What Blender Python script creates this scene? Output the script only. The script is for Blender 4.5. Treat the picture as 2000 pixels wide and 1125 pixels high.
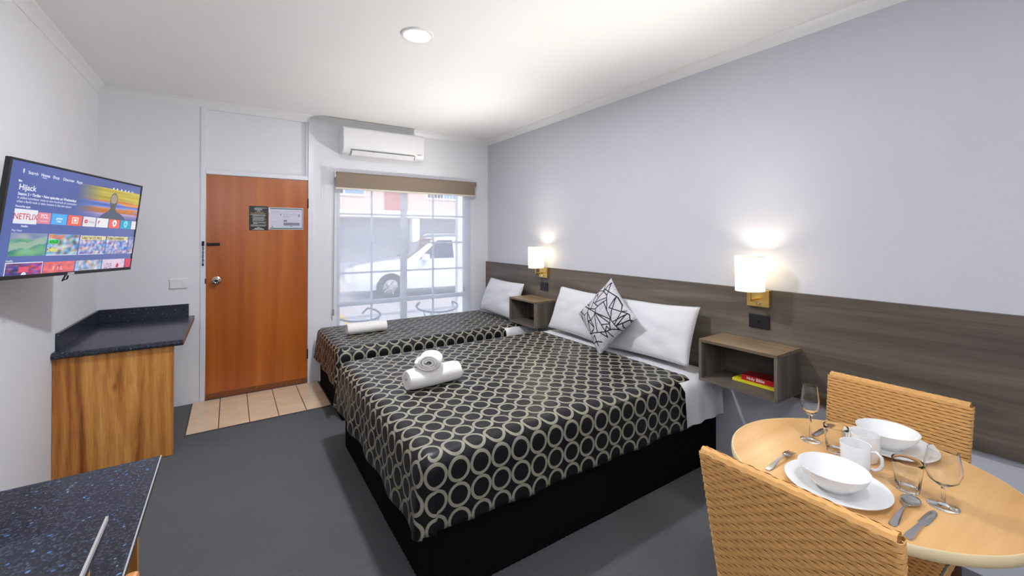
import bpy, bmesh, math, random
from mathutils import Vector, Matrix, noise
random.seed(4)
PI = math.pi
for o in list(bpy.data.objects): bpy.data.objects.remove(o, do_unlink=True)
SC = bpy.context.scene
COL = SC.collection

# ------------------------------------------------------------------ camera, sky, sun, exposure
cam_d = bpy.data.cameras.new('camera'); cam = bpy.data.objects.new('camera', cam_d); COL.objects.link(cam)
yaw = math.radians(33.691); pit = math.radians(-0.46); rol = math.radians(0.012)
f_ = Vector((math.sin(yaw)*math.cos(pit), math.cos(yaw)*math.cos(pit), -math.sin(pit)))
r_ = Vector((math.cos(yaw), -math.sin(yaw), 0)); u_ = r_.cross(f_)
cam.matrix_world = Matrix(((r_.x, u_.x, -f_.x, 0), (r_.y, u_.y, -f_.y, 0), (r_.z, u_.z, -f_.z, 1.5), (0, 0, 0, 1)))
cam_d.sensor_width = 36; cam_d.lens = 823.87/2000*36
cam_d.shift_y = -(562.5-452.68)/2000
cam_d.clip_start = 0.02
SC.camera = cam
SC.view_settings.view_transform = 'Standard'; SC.view_settings.look = 'None'
SC.view_settings.exposure = 0.4; SC.view_settings.gamma = 1.0
SC.view_settings.use_curve_mapping = False

wd = bpy.data.worlds.new('sky'); SC.world = wd; wd.use_nodes = True
nt = wd.node_tree; bg = nt.nodes['Background']
sky = nt.nodes.new('ShaderNodeTexSky'); sky.sky_type = 'NISHITA'; sky.sun_disc = False
sky.sun_elevation = math.radians(48); sky.sun_rotation = math.radians(200); sky.air_density = 1.0; sky.dust_density = 2.0
nt.links.new(sky.outputs[0], bg.inputs[0]); bg.inputs[1].default_value = 0.30
sun_d = bpy.data.lights.new('sun', 'SUN'); sun_d.energy = 2.4; sun_d.angle = 0.02; sun_d.color = (1, .95, .88)
sun = bpy.data.objects.new('sun', sun_d); COL.objects.link(sun)
sun.rotation_euler = (math.radians(42), 0, math.radians(35))
P_DOWN = 35.0      # watts of each ceiling downlight
P_LAMP = 3.2      # watts of each bedside bulb
P_UP = 88.0       # watts of the spots added in each bedside lamp to brighten the ceiling

# ------------------------------------------------------------------ helpers
def lin(c):
    return tuple(((v/255)/12.92 if v/255 <= .04045 else ((v/255+.055)/1.055)**2.4) for v in c)
def rgba(c): return (*lin(c), 1)
class N:
    """tiny node-tree helper"""
    def __init__(s, name):
        s.m = bpy.data.materials.new(name); s.m.use_nodes = True; s.t = s.m.node_tree
        s.b = s.t.nodes['Principled BSDF']; s.out = s.t.nodes['Material Output']
    def n(s, kind, **kw):
        x = s.t.nodes.new('ShaderNode'+kind)
        for k, v in kw.items(): setattr(x, k, v)
        return x
    def l(s, a, b): s.t.links.new(a, b)
    def math(s, op, a, b=None, c=None):
        x = s.n('Math', operation=op)
        for i, v in enumerate((a, b, c)):
            if v is None: continue
            if isinstance(v, (int, float)): x.inputs[i].default_value = v
            else: s.l(v, x.inputs[i])
        return x.outputs[0]
    def coords(s, kind='Object', scale=(1, 1, 1), rot=(0, 0, 0)):
        tc = s.n('TexCoord'); mp = s.n('Mapping'); mp.inputs['Scale'].default_value = scale; mp.inputs['Rotation'].default_value = rot
        s.l(tc.outputs[kind], mp.inputs[0]); return mp.outputs[0]
    def noise(s, vec, scale, detail=3, rough=.5, dist=0):
        x = s.n('TexNoise'); x.inputs['Scale'].default_value = scale; x.inputs['Detail'].default_value = detail
        x.inputs['Roughness'].default_value = rough; x.inputs['Distortion'].default_value = dist
        s.l(vec, x.inputs['Vector']); return x.outputs['Fac']
    def ramp(s, fac, stops, interp='LINEAR'):
        x = s.n('ValToRGB'); x.color_ramp.interpolation = interp; e = x.color_ramp.elements
        while len(e) < len(stops): e.new(.5)
        for i, (p, c) in enumerate(stops): e[i].position = p; e[i].color = c if len(c) == 4 else rgba(c)
        s.l(fac, x.inputs[0]); return x.outputs[0]
    def mix(s, fac, a, b, mode='MIX'):
        x = s.n('Mix', data_type='RGBA', blend_type=mode)
        for i, v in ((0, fac), (6, a), (7, b)):
            if isinstance(v, (int, float)): x.inputs[i].default_value = v
            elif isinstance(v, tuple): x.inputs[i].default_value = v if len(v) == 4 else rgba(v)
            else: s.l(v, x.inputs[i])
        return x.outputs[2]
    def bump(s, h, strength=.2, dist=.002):
        x = s.n('Bump'); x.inputs['Strength'].default_value = strength; x.inputs['Distance'].default_value = dist
        s.l(h, x.inputs['Height']); s.l(x.outputs[0], s.b.inputs['Normal'])
    def set(s, **kw):
        names = dict(rough='Roughness', metal='Metallic', spec='Specular IOR Level', sheen='Sheen Weight', coat='Coat Weight', trans='Transmission Weight', ior='IOR', alpha='Alpha')
        for k, v in kw.items(): s.b.inputs[names[k]].default_value = v
        return s
    def col(s, c):
        if isinstance(c, tuple): s.b.inputs['Base Color'].default_value = c if len(c) == 4 else rgba(c)
        else: s.l(c, s.b.inputs['Base Color'])
        return s
def plain(name, c, rough=.5, metal=0, var=.06, scale=8, bump=0, bscale=300, spec=.5, sheen=0, coat=0):
    m = N(name); v = m.coords(); f = m.noise(v, scale, 4)
    k = 1-var
    m.col(m.mix(f, tuple(x*k for x in c), tuple(min(255, x*(1+var)) for x in c)))
    if bump: m.bump(m.noise(v, bscale, 3), bump, .003)
    return m.set(rough=rough, metal=metal, spec=spec, sheen=sheen, coat=coat).m
def wood(name, cols, axis, scale=6, stretch=.06, rough=.4, spec=.4, bump=.1, dist=1.2, fine=.35):
    m = N(name); sc = [1, 1, 1]; sc[axis] = stretch
    v = m.coords(scale=tuple(sc)); f = m.noise(v, scale, 6, .6, dist)
    sc2 = [14, 14, 14]; sc2[axis] = .35
    g = m.noise(m.coords(scale=tuple(sc2)), 12, 3, .6)
    c = m.ramp(f, [(.28, cols[0]), (.5, cols[1]), (.72, cols[2])])
    m.col(m.mix(fine, c, m.ramp(g, [(.3, cols[0]), (.7, cols[2])]), 'SOFT_LIGHT'))
    m.bump(g, bump, .001); return m.set(rough=rough, spec=spec).m
def emit(name, c, k=1.0):
    m = N(name); m.b.inputs['Emission Color'].default_value = rgba(c); m.b.inputs['Emission Strength'].default_value = k
    return m.col(c).set(rough=.5).m

class G:
    """collects geometry; build() links it as one mesh object"""
    def __init__(s): s.v = []; s.f = []; s.c = None
    def add(s, vs, fs):
        o = len(s.v); s.v += [tuple(p) for p in vs]; s.f += [tuple(i+o for i in f) for f in fs]; return s
    def box(s, x0, x1, y0, y1, z0, z1):
        return s.add([(x0,y0,z0),(x1,y0,z0),(x1,y1,z0),(x0,y1,z0),(x0,y0,z1),(x1,y0,z1),(x1,y1,z1),(x0,y1,z1)],
                     [(3,2,1,0),(4,5,6,7),(0,1,5,4),(1,2,6,5),(2,3,7,6),(3,0,4,7)])
    def tube(s, pts, r, n=10, closed=False, caps=True):
        pts = [Vector(p) for p in pts]; m = len(pts); rr = r if isinstance(r, (list, tuple)) else [r]*m
        vs = []; prev = None
        for i, p in enumerate(pts):
            a = pts[(i-1) % m] if (closed or i > 0) else p; b = pts[(i+1) % m] if (closed or i < m-1) else p
            t = (b-a).normalized()
            if prev is None:
                ref = Vector((0, 0, 1)) if abs(t.z) < .9 else Vector((1, 0, 0)); u = t.cross(ref).normalized()
            else:
                u = (prev - t*prev.dot(t)).normalized()
            prev = u; w = t.cross(u)
            vs += [p+(u*math.cos(2*PI*k/n)+w*math.sin(2*PI*k/n))*rr[i] for k in range(n)]
        fs = []
        for i in range(m if closed else m-1):
            j = (i+1) % m
            fs += [(i*n+k, i*n+(k+1) % n, j*n+(k+1) % n, j*n+k) for k in range(n)]
        if caps and not closed: fs += [tuple(range(n-1, -1, -1)), tuple(range((m-1)*n, m*n))]
        return s.add(vs, fs)
    def lathe(s, prof, n=40, c=(0, 0, 0), sx=1, sy=1, fn=None):
        vs = []; m = len(prof)
        for i, (r, z) in enumerate(prof):
            for k in range(n):
                a = 2*PI*k/n; q = fn(a, r, z) if fn else r
                vs.append((c[0]+q*math.cos(a)*sx, c[1]+q*math.sin(a)*sy, c[2]+z))
        fs = [(i*n+k, i*n+(k+1) % n, (i+1)*n+(k+1) % n, (i+1)*n+k) for i in range(m-1) for k in range(n)]
        if prof[0] == prof[-1]: return s.add(vs, fs)
        if prof[0][0] > 1e-6: fs.append(tuple(range(n-1, -1, -1)))
        if prof[-1][0] > 1e-6: fs.append(tuple(range((m-1)*n, m*n)))
        return s.add(vs, fs)
    def prism(s, poly, axis, a, b):
        """poly in the two other axes (cyclic order), extruded along axis"""
        n = len(poly)
        def p(q, t):
            return {0: (t, q[0], q[1]), 1: (q[0], t, q[1]), 2: (q[0], q[1], t)}[axis]
        return s.add([p(q, a) for q in poly]+[p(q, b) for q in poly],
                     [tuple(range(n-1, -1, -1)), tuple(range(n, 2*n))]+[(i, (i+1) % n, (i+1) % n+n, i+n) for i in range(n)])
    def quad(s, a, b, c, d): return s.add([a, b, c, d], [(0, 1, 2, 3)])
    def xf(s, M): s.v = [tuple(M @ Vector(p)) for p in s.v]; return s
    def mesh(s, name, smooth=None):
        me = bpy.data.meshes.new(name); me.from_pydata(s.v, [], s.f)
        bm = bmesh.new(); bm.from_mesh(me); bmesh.ops.remove_doubles(bm, verts=bm.verts, dist=1e-6) if s.c is None else None
        bmesh.ops.recalc_face_normals(bm, faces=bm.faces) if s.c is None else None
        bm.to_mesh(me); bm.free()
        if s.c is not None:
            at = me.color_attributes.new('Col', 'FLOAT_COLOR', 'POINT')
            for i, c in enumerate(s.c): at.data[i].color = (*c, 1)
        if smooth is not None:
            me.shade_smooth()
            if smooth < 3.1: me.set_sharp_from_angle(angle=smooth)
        me.update(); return me
    def build(s, name, mat, parent=None, smooth=None, bevel=0, seg=2, loc=None):
        return obj(name, s.mesh(name, smooth), mat, parent, bevel, seg, loc)
def obj(name, me, mat, parent=None, bevel=0, seg=2, loc=None):
    o = bpy.data.objects.new(name, me); COL.objects.link(o)
    if not me.materials: me.materials.append(mat)
    if parent: o.parent = parent
    if loc: o.location = loc
    if bevel:
        md = o.modifiers.new('bevel', 'BEVEL'); md.width = bevel; md.segments = seg; md.limit_method = 'ANGLE'
        md.use_clamp_overlap = True; md.harden_normals = False
    return o
def tag(o, label=None, cat=None, group=None, kind=None):
    if label: o['label'] = label
    if cat: o['category'] = cat
    if group: o['group'] = group
    if kind: o['kind'] = kind
    return o
def thing(name, label, cat, loc=(0, 0, 0), rz=0, group=None, kind=None):
    o = bpy.data.objects.new(name, None); COL.objects.link(o); o.location = loc; o.rotation_euler = (0, 0, rz)
    o.empty_display_size = .1
    return tag(o, label, cat, group, kind)
def dup(root, loc, rz=0, label=None):
    r = root.copy(); COL.objects.link(r); r.location = loc; r.rotation_euler = (0, 0, rz)
    if label: r['label'] = label
    for ch in [c for c in bpy.data.objects if c.parent is root]:
        c = ch.copy(); COL.objects.link(c); c.parent = r
        for gch in [g for g in bpy.data.objects if g.parent is ch]:
            d = gch.copy(); COL.objects.link(d); d.parent = c
    return r
def text_geo(body, size, align='LEFT', thick=0.0, sx=1.0):
    cu = bpy.data.curves.new('txt', 'FONT'); cu.body = body; cu.size = size; cu.align_x = align; cu.offset = thick; cu.resolution_u = 3
    o = bpy.data.objects.new('txt', cu); COL.objects.link(o)
    bpy.context.view_layer.update()
    me = bpy.data.meshes.new_from_object(o.evaluated_get(bpy.context.evaluated_depsgraph_get()))
    vs = [(v.co.x*sx, v.co.y, 0) for v in me.vertices]; fs = [tuple(p.vertices) for p in me.polygons]
    bpy.data.objects.remove(o, do_unlink=True); bpy.data.curves.remove(cu); bpy.data.meshes.remove(me)
    return vs, fs

# ------------------------------------------------------------------ key dimensions (metres; camera over the origin at 1.5)
FW, RW, LW, BW, CE = 4.712, 2.763, -0.900, -2.4, 2.715

# ------------------------------------------------------------------ materials
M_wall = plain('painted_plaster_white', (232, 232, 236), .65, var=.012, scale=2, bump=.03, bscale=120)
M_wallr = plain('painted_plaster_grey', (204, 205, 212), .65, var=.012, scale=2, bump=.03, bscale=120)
M_ceil = plain('ceiling_paint', (243, 242, 240), .7, var=.01, scale=2)
M_trim = plain('trim_paint', (233, 233, 233), .45, var=.01)
M_gloss = plain('gloss_paint', (228, 229, 235), .3, var=.01)
def carpet():
    m = N('charcoal_carpet'); v = m.coords(); a = m.noise(v, 2.2, 4); b = m.noise(v, 420, 2); c = m.noise(v, 60, 4)
    m.col(m.mix(.5, m.ramp(m.math('ADD', m.math('MULTIPLY', a, .4), m.math('MULTIPLY', c, .6)), [(.3, (70, 71, 74)), (.7, (98, 98, 101))]), m.ramp(b, [(.32, (44, 45, 48)), (.68, (130, 130, 133))])))
    m.bump(b, .8, .006); return m.set(rough=.95, spec=.1, sheen=.15).m
M_carpet = carpet()
M_tile = plain('terracotta_cream_tile', (240, 206, 172), .28, var=.10, scale=5, spec=.5)
M_grout = plain('dark_grout', (92, 74, 60), .9)
M_door = wood('orange_timber_veneer', ((156, 86, 28), (178, 104, 36), (196, 124, 50)), 2, 7, .05, .28, .5, .05, .5)
def oak():
    m = N('rustic_oak_laminate'); v = m.coords(scale=(1, 1, .12)); v2 = m.coords(scale=(1, 1, .05))
    a = m.noise(v, 4.5, 5, .6, 1.6); w_ = m.n('TexWave', wave_type='BANDS', bands_direction='X'); w_.inputs['Scale'].default_value = 5; w_.inputs['Distortion'].default_value = 9; w_.inputs['Detail'].default_value = 3; w_.inputs['Detail Scale'].default_value = 1.2; m.l(v, w_.inputs['Vector'])
    g = m.noise(v2, 130, 3, .6); kn = m.n('TexVoronoi'); kn.inputs['Scale'].default_value = 3.2; m.l(m.coords(scale=(1.6, 1.6, .75)), kn.inputs['Vector'])
    c = m.ramp(m.math('ADD', m.math('MULTIPLY', a, .88), m.math('MULTIPLY', w_.outputs['Fac'], .12)), [(.30, (134, 82, 38)), (.42, (192, 134, 72)), (.56, (214, 160, 94)), (.72, (230, 186, 122))])
    c = m.mix(.45, c, m.ramp(g, [(.35, (120, 74, 34)), (.65, (226, 184, 122))]), 'SOFT_LIGHT')
    c = m.mix(m.ramp(kn.outputs['Distance'], [(.02, (255, 255, 255)), (.10, (0, 0, 0))]), c, (92, 52, 24))
    return m.col(c).set(rough=.42, spec=.35).m
M_oak = oak()
M_hb = wood('grey_brown_oak_laminate', ((86, 79, 73), (115, 107, 99), (143, 134, 124)), 1, 9, .05, .45, .35, .08, .8, .5)
M_hbv = wood('grey_brown_oak_vertical', ((86, 79, 73), (115, 107, 99), (143, 134, 124)), 2, 9, .05, .45, .35, .08, .8, .5)
M_beech = wood('pale_beech_laminate', ((206, 160, 108), (222, 178, 124), (232, 192, 142)), 0, 7, .07, .33, .45, .03, .8)
M_beech_edge = plain('table_edge_strip', (226, 205, 160), .45)
M_birch = wood('birch_chair_wood', ((196, 132, 70), (216, 156, 92), (228, 174, 112)), 1, 8, .1)
def granite():
    m = N('dark_blue_speckled_laminate'); v0 = m.coords(); nz_ = m.n('TexNoise'); nz_.inputs['Scale'].default_value = 45; m.l(v0, nz_.inputs['Vector'])
    va = m.n('VectorMath', operation='SCALE'); m.l(nz_.outputs['Color'], va.inputs[0]); va.inputs['Scale'].default_value = .02
    vb = m.n('VectorMath', operation='ADD'); m.l(v0, vb.inputs[0]); m.l(va.outputs[0], vb.inputs[1]); v = vb.outputs[0]
    a = m.n('TexVoronoi'); a.inputs['Scale'].default_value = 120; m.l(v, a.inputs['Vector'])
    sel = m.n('SeparateColor'); m.l(a.outputs['Color'], sel.inputs[0])
    n1 = m.noise(v0, 170, 4, .7); base = m.ramp(n1, [(.34, (12, 15, 24)), (.52, (34, 39, 52)), (.68, (84, 90, 108))])
    blob = m.math('MULTIPLY', m.math('GREATER_THAN', sel.outputs[0], .955), m.ramp(a.outputs['Distance'], [(.15, (255, 255, 255)), (.5, (0, 0, 0))]))
    c = m.mix(blob, base, m.ramp(sel.outputs[1], [(0, (50, 90, 150)), (.5, (86, 146, 212)), (1, (150, 170, 190))]))
    return m.col(c).set(rough=.25, spec=.5).m
M_granite = granite()
M_edge = plain('pale_edge_strip', (186, 182, 184), .4)
M_black = plain('black_plastic', (20, 20, 23), .38)
M_blackm = plain('black_metal', (24, 24, 26), .4, .4)
M_chrome = plain('chrome', (205, 200, 192), .18, 1)
M_steel = plain('stainless_steel', (200, 198, 196), .22, 1, var=.04)
M_brass = plain('brushed_brass', (216, 184, 108), .3, .9, var=.08, scale=30)
M_acw = plain('white_plastic', (234, 234, 234), .3, var=.01)
M_blind = plain('taupe_blind_fabric', (140, 124, 109), .85, var=.04, scale=60, bump=.15, bscale=900)
M_white = plain('white_powder_coat', (232, 234, 238), .35, var=.01)
def cloth(name, c, bscale=700, bump=.25, sheen=.2, big=.5):
    m = N(name); v = m.coords(); m.col(m.mix(m.noise(v, 4), tuple(x*.97 for x in c), c))
    h = m.math('ADD', m.math('MULTIPLY', m.noise(v, bscale, 2), .25), m.math('MULTIPLY', m.noise(v, 7, 3, .5, .6), big*4))
    m.bump(h, bump, .004); return m.set(rough=.85, spec=.2, sheen=sheen).m
M_linen = cloth('white_cotton', (219, 218, 221))
M_terry = cloth('white_terry', (244, 240, 236), 260, .9, .5, .15)
M_skirt = plain('black_valance_fabric', (9, 9, 11), .9, var=.2, scale=90, spec=.12)
def ringcloth():
    m = N('black_satin_with_champagne_rings'); tc = m.n('TexCoord'); se = m.n('SeparateXYZ'); m.l(tc.outputs['UV'], se.inputs[0])
    P = .103; d = []
    for i in (0, 1):
        fr = m.math('FRACT', m.math('DIVIDE', se.outputs[i], P)); d.append(m.math('SUBTRACT', fr, .5))
    r = m.math('SQRT', m.math('ADD', m.math('POWER', d[0], 2), m.math('POWER', d[1], 2)))
    ring = m.math('SUBTRACT', 1, m.math('SMOOTH_MIN', 1, m.math('MAXIMUM', 0, m.math('MULTIPLY', m.math('SUBTRACT', m.math('ABSOLUTE', m.math('SUBTRACT', r, .432)), .056), 60)), .05))
    v = m.coords(scale=(1, 1, 1)); w = m.noise(v, 260, 2)
    black = m.mix(w, (13, 12, 15), (25, 24, 28)); champ = m.mix(w, (124, 121, 106), (160, 156, 138))
    m.col(m.mix(ring, black, champ))
    m.l(m.math('ADD', .40, m.math('MULTIPLY', ring, .08)), m.b.inputs['Roughness'])
    m.bump(m.math('ADD', m.math('MULTIPLY', ring, .6), m.math('MULTIPLY', m.noise(v, 9, 3, .5, .8), 3)), .35, .003)
    return m.set(spec=.32).m
M_ring = ringcloth()
M_wick = plain('honey_wicker', (222, 168, 102), .55, var=.10, scale=60, spec=.35)
M_wickd = plain('wicker_core', (150, 98, 50), .8)
M_brown = plain('brown_lacquered_wood', (92, 58, 34), .45)
M_porc = plain('white_porcelain', (240, 240, 238), .12, var=.005, spec=.6, coat=.4)
def glass(name='clear_glass', tint=(252, 254, 254), rough=0.0, ior=1.36):
    m = N(name); m.col(tint).set(rough=rough, trans=1.0, ior=ior); return m.m
M_glass = glass()
def thin_glass():
    m = N('window_glass'); tr = m.n('BsdfTransparent'); gl = m.n('BsdfGlossy'); gl.inputs['Roughness'].default_value = .02
    mx = m.n('MixShader'); mx.inputs[0].default_value = .06
    m.l(tr.outputs[0], mx.inputs[1]); m.l(gl.outputs[0], mx.inputs[2]); m.l(mx.outputs[0], m.out.inputs[0]); return m.m
M_pane = thin_glass()
def sheer():
    m = N('sheer_screen_fabric'); tr = m.n('BsdfTransparent'); tl = m.n('BsdfTranslucent'); df = m.n('BsdfDiffuse')
    tl.inputs[0].default_value = (.86, .88, .93, 1); df.inputs[0].default_value = (.80, .82, .88, 1)
    a = m.n('MixShader'); a.inputs[0].default_value = .45; m.l(tl.outputs[0], a.inputs[1]); m.l(df.outputs[0], a.inputs[2])
    w = m.noise(m.coords(scale=(1, 1, 1)), 3, 2)
    b = m.n('MixShader'); m.l(m.math('ADD', .56, m.math('MULTIPLY', w, .04)), b.inputs[0])
    m.l(tr.outputs[0], b.inputs[1]); m.l(a.outputs[0], b.inputs[2]); m.l(b.outputs[0], m.out.inputs[0]); return m.m
M_sheer = sheer()
def shade():
    m = N('cream_lamp_shade'); tr = m.n('BsdfTransparent'); tl = m.n('BsdfTranslucent'); tl.inputs[0].default_value = (.55, .52, .45, 1)
    em = m.n('Emission'); em.inputs[0].default_value = (1, .93, .80, 1); em.inputs[1].default_value = .38
    a = m.n('MixShader'); a.inputs[0].default_value = .06; m.l(tl.outputs[0], a.inputs[1]); m.l(tr.outputs[0], a.inputs[2])
    b = m.n('AddShader'); m.l(a.outputs[0], b.inputs[0]); m.l(em.outputs[0], b.inputs[1]); m.l(b.outputs[0], m.out.inputs[0]); return m.m
M_shade = shade()
M_fill_globe = emit('fill_globe_glow', (238, 244, 255), 42)  # emission of the added fill globe
M_bulb = emit('glowing_bulb', (255, 240, 214), 6)
def vcol(name, strength=1.0, emissive=True):
    m = N(name); at = m.n('Attribute'); at.attribute_name = 'Col'
    if emissive:
        m.l(at.outputs['Color'], m.b.inputs['Emission Color']); m.b.inputs['Emission Strength'].default_value = strength; m.col((5, 5, 8)).set(rough=.22, spec=.3)
    else: m.col(at.outputs['Color']).set(rough=.35)
    return m.m
M_screen = vcol('lit_screen', .78)
M_print = vcol('printed_paper', 1, False)

# ------------------------------------------------------------------ setting: floor, walls, ceiling, cornices
floor = G().box(LW-.15, RW+.15, BW-.15, FW+.2, -.12, 0).build('floor', M_carpet); tag(floor, 'charcoal grey cut pile carpet covering the room', kind='structure')
ceil = G().box(LW-.15, RW+.15, BW-.15, FW+.2, CE, CE+.12).build('ceiling', M_ceil); tag(ceil, 'smooth white painted ceiling', kind='structure')
w = G().box(LW-.15, LW, BW-.15, FW+.15, -.1, CE).build('wall_left', M_wall); tag(w, 'white painted wall behind the television', kind='structure')
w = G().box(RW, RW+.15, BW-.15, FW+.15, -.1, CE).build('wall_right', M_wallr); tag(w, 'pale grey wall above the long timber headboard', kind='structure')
w = G().box(LW, RW, BW-.15, BW, -.1, CE).build('wall_back', M_wall); tag(w, 'white wall behind the viewer', kind='structure')
WX0, WX1, WZ0, WZ1 = .935, 2.494, .42, 2.06      # window opening
DX0, DX1 = -.228, .703                            # door frame opening (runs up to the cornice)
g = G()
g.box(LW, DX0, FW, FW+.15, -.1, CE); g.box(DX1, WX0, FW, FW+.15, -.1, CE); g.box(WX1, RW, FW, FW+.15, -.1, CE)
g.box(WX0, WX1, FW, FW+.15, -.1, WZ0); g.box(WX0, WX1, FW, FW+.15, WZ1, CE); g.box(DX0, DX1, FW, FW+.15, 2.645, CE)
tag(g.build('wall_far', M_wall), 'white wall with the timber door and the window', kind='structure')
cp = [(0, 0), (0, -.06), (.004, -.06), (.006, -.053), (.010, -.045), (.018, -.030), (.030, -.018), (.040, -.010), (.046, -.006), (.048, 0)]
def cornice(nm, axis, sgn, base, a, b, lab):
    g = G()
    if axis == 0: g.prism([(base+sgn*p, CE+q) for p, q in cp], 0, a, b)
    else: g.prism([(base+sgn*p, CE+q) for p, q in cp], 1, a, b)
    tag(g.build(nm, M_trim, smooth=.5), lab, kind='structure')
cornice('trim_1', 0, -1, FW, LW, RW, 'white cove cornice above the door wall')
cornice('trim_2', 1, -1, RW, BW, FW, 'white cove cornice above the headboard wall')
cornice('trim_3', 1, 1, LW, BW, FW, 'white cove cornice above the television wall')

# entry tiles: 5 columns, 4 rows, set in grout
TX, TY = [-.277, -.0735, .1325, .339, .546, .745], [3.982, 4.175, 4.375, 4.575, 4.705]
tr_ = G().box(TX[0]-.004, TX[-1]+.004, TY[0]-.004, TY[-1], 0.0005, .004).build('floor_entry', M_grout); tag(tr_, 'cream terracotta tiled entry patch in front of the door', kind='structure')
for i in range(5):
    for j in range(4):
        G().box(TX[i]+.003, TX[i+1]-.003, TY[j]+.003, TY[j+1]-.003, .002, .0085+random.uniform(-.0006, .0006)).build('tile', M_tile, tr_, bevel=.0015)
strip = G().box(TX[0]-.008, TX[-1]+.008, TY[0]-.010, TY[0]-.004, 0, .008).build('threshold_strip', M_steel, tr_)

# ------------------------------------------------------------------ door with frame and transom
d1 = thing('door_1', 'orange brown timber entrance door with white frame and panel above', None, (0, FW, 0), kind='structure')
for x0, x1 in ((DX0, -.190), (.652, DX1)):
    G().box(x0, x1, -.008, .10, 0, 2.655).build('door_jamb', M_gloss, d1, bevel=.003)
G().box(-.190, .652, -.006, .10, 2.056, 2.098).build('door_head', M_gloss, d1, bevel=.003)
G().box(-.190, .652, .03, .06, 2.098, 2.655).build('transom_panel', M_wall, d1)
for x0, x1 in ((-.190, -.182), (.632, .652)): G().box(x0, x1, .012, .03, 2.098, 2.655).build('transom_bead', M_gloss, d1)
leaf = G().box(-.187, .649, .004, .044, .012, 2.052).build('door_leaf', M_door, d1, bevel=.002)
G().box(-.187, .649, .0, .003, .012, .06).build('kick_wear_strip', plain('worn_veneer', (122, 70, 34), .5, var=.3, scale=40), leaf)
k = G().lathe([(0, 0), (.036, 0), (.036, .006), (.020, .012), (.014, .018), (.014, .034), (.022, .040), (.029, .050), (.030, .060), (.026, .068), (.016, .071), (.012, .069), (0, .069)], 28)
k.xf(Matrix.Translation((-.107, .004, 1.085)) @ Matrix.Rotation(PI/2, 4, 'X')); kn = k.build('door_knob', M_chrome, leaf, smooth=.6)
kc = G().lathe([(0, 0), (.011, 0), (.011, .004), (0, .004)], 16).xf(Matrix.Translation((-.107, -.064, 1.085)) @ Matrix.Rotation(PI/2, 4, 'X')); kc.build('key_cylinder', M_black, kn)
G().box(-.192, -.184, -.012, .004, 1.062, 1.108).build('latch_plate', M_black, d1, bevel=.001)
b = G().box(-.180, -.082, -.010, .004, 1.404, 1.430).box(-.165, -.09, -.016, -.010, 1.410, 1.424).build('chain_slide', M_blackm, leaf, bevel=.002)
ch = G(); G().box(-.216, -.198, -.018, -.008, 1.405, 1.446).build('chain_anchor', M_blackm, d1, bevel=.002)
for i in range(9):
    z = 1.397-i*.0175
    ring = [( (-.207+.0055*math.cos(t)) if i % 2 else -.207, -.014+(0 if i % 2 else .0055*math.cos(t)), z+.011*math.sin(t)) for t in [2*PI*q/10 for q in range(10)]]
    ch.tube(ring, .0018, 6, closed=True)
ch.lathe([(0, -.012), (.006, -.010), (.007, 0), (.005, .008), (0, .010)], 10, (-.207, -.014, 1.236))
ch.build('security_chain', M_blackm, d1, smooth=1)
for z in (.30, 1.82):
    h = G().tube([(.651, -.006, z-.05), (.651, -.006, z+.05)], .0045, 10).box(.646, .656, -.009, -.004, z-.045, z+.045).build('hinge', M_blackm, d1, smooth=.6)

def pane_print(name, w, h, items, parent, M, mat):
    """flat print: items are (x0,y0,x1,y1,colour) rectangles or ('t',x,y,size,text,colour,align)"""
    g = G(); g.c = []
    lay = 0
    for it in items:
        lay += 1; z = .00004*lay
        if it[0] == 't':
            vs, fs = text_geo(it[4], it[3], it[6] if len(it) > 6 else 'LEFT', it[7] if len(it) > 7 else 0, it[8] if len(it) > 8 else 1)
            g.add([(a+it[1], b+it[2], z) for a, b, _ in vs], fs); g.c += [lin(it[5])]*len(vs)
        elif it[0] == 'p':     # polygon
            g.add([(a, b, z) for a, b in it[1]], [tuple(range(len(it[1])))]); g.c += [lin(it[2])]*len(it[1])
        elif it[0] == 'n':     # noise picture: x0,y0,x1,y1,nx,ny,fn(u,v)->rgb
            _, x0, y0, x1, y1, nx, ny, fn = it; vs = []; cs = []
            for j in range(ny+1):
                for i in range(nx+1):
                    u, v = i/nx, j/ny; vs.append((x0+(x1-x0)*u, y0+(y1-y0)*v, z)); cs.append(lin([max(0, min(255, q)) for q in fn(u, v)]))
            g.add(vs, [(j*(nx+1)+i, j*(nx+1)+i+1, (j+1)*(nx+1)+i+1, (j+1)*(nx+1)+i) for j in range(ny) for i in range(nx)]); g.c += cs
        else:
            x0, y0, x1, y1, c = it; g.quad((x0, y0, z), (x1, y0, z), (x1, y1, z), (x0, y1, z)); g.c += [lin(c)]*4
    g.xf(M); return g.build(name, mat, parent)

# two notices fixed on the door
nb = thing('door_notice', 'black notice card with lines of white text fixed to the door', 'notice', (.222, FW+.0035, 1.663))
G().box(-.077, .077, -.005, -.001, -.116, .116).build('card', M_black, nb, bevel=.001)
it = []; rr = random.Random(3)
rows = [(.098, .03, .07), (.088, .04, .03), (.078, .03, .03), (.068, .012, .012), (.057, .03, .04), (.047, .065, .06), (.034, .068, .055), (.024, .05, .06), (.010, .055, .05), (-.001, .045, .045), (-.011, .05, .06), (-.021, .048, .045),
        (-.036, .05, .06), (-.046, .045, .062), (-.052, .045, -.01), (-.066, .066, .066), (-.075, .062, .055), (-.089, .012, .012), (-.096, .03, .03), (-.103, .04, .04), (-.110, .05, .045)]
for i, (y, a, b_) in enumerate(rows):
    x = -a
    while x < b_:
        l_ = rr.uniform(.004, .013); it.append((x, y-.002, min(x+l_, b_), y+.0022, (225, 225, 220) if i not in (4, 5) else (196, 176, 120))); x += l_+.0022
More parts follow.
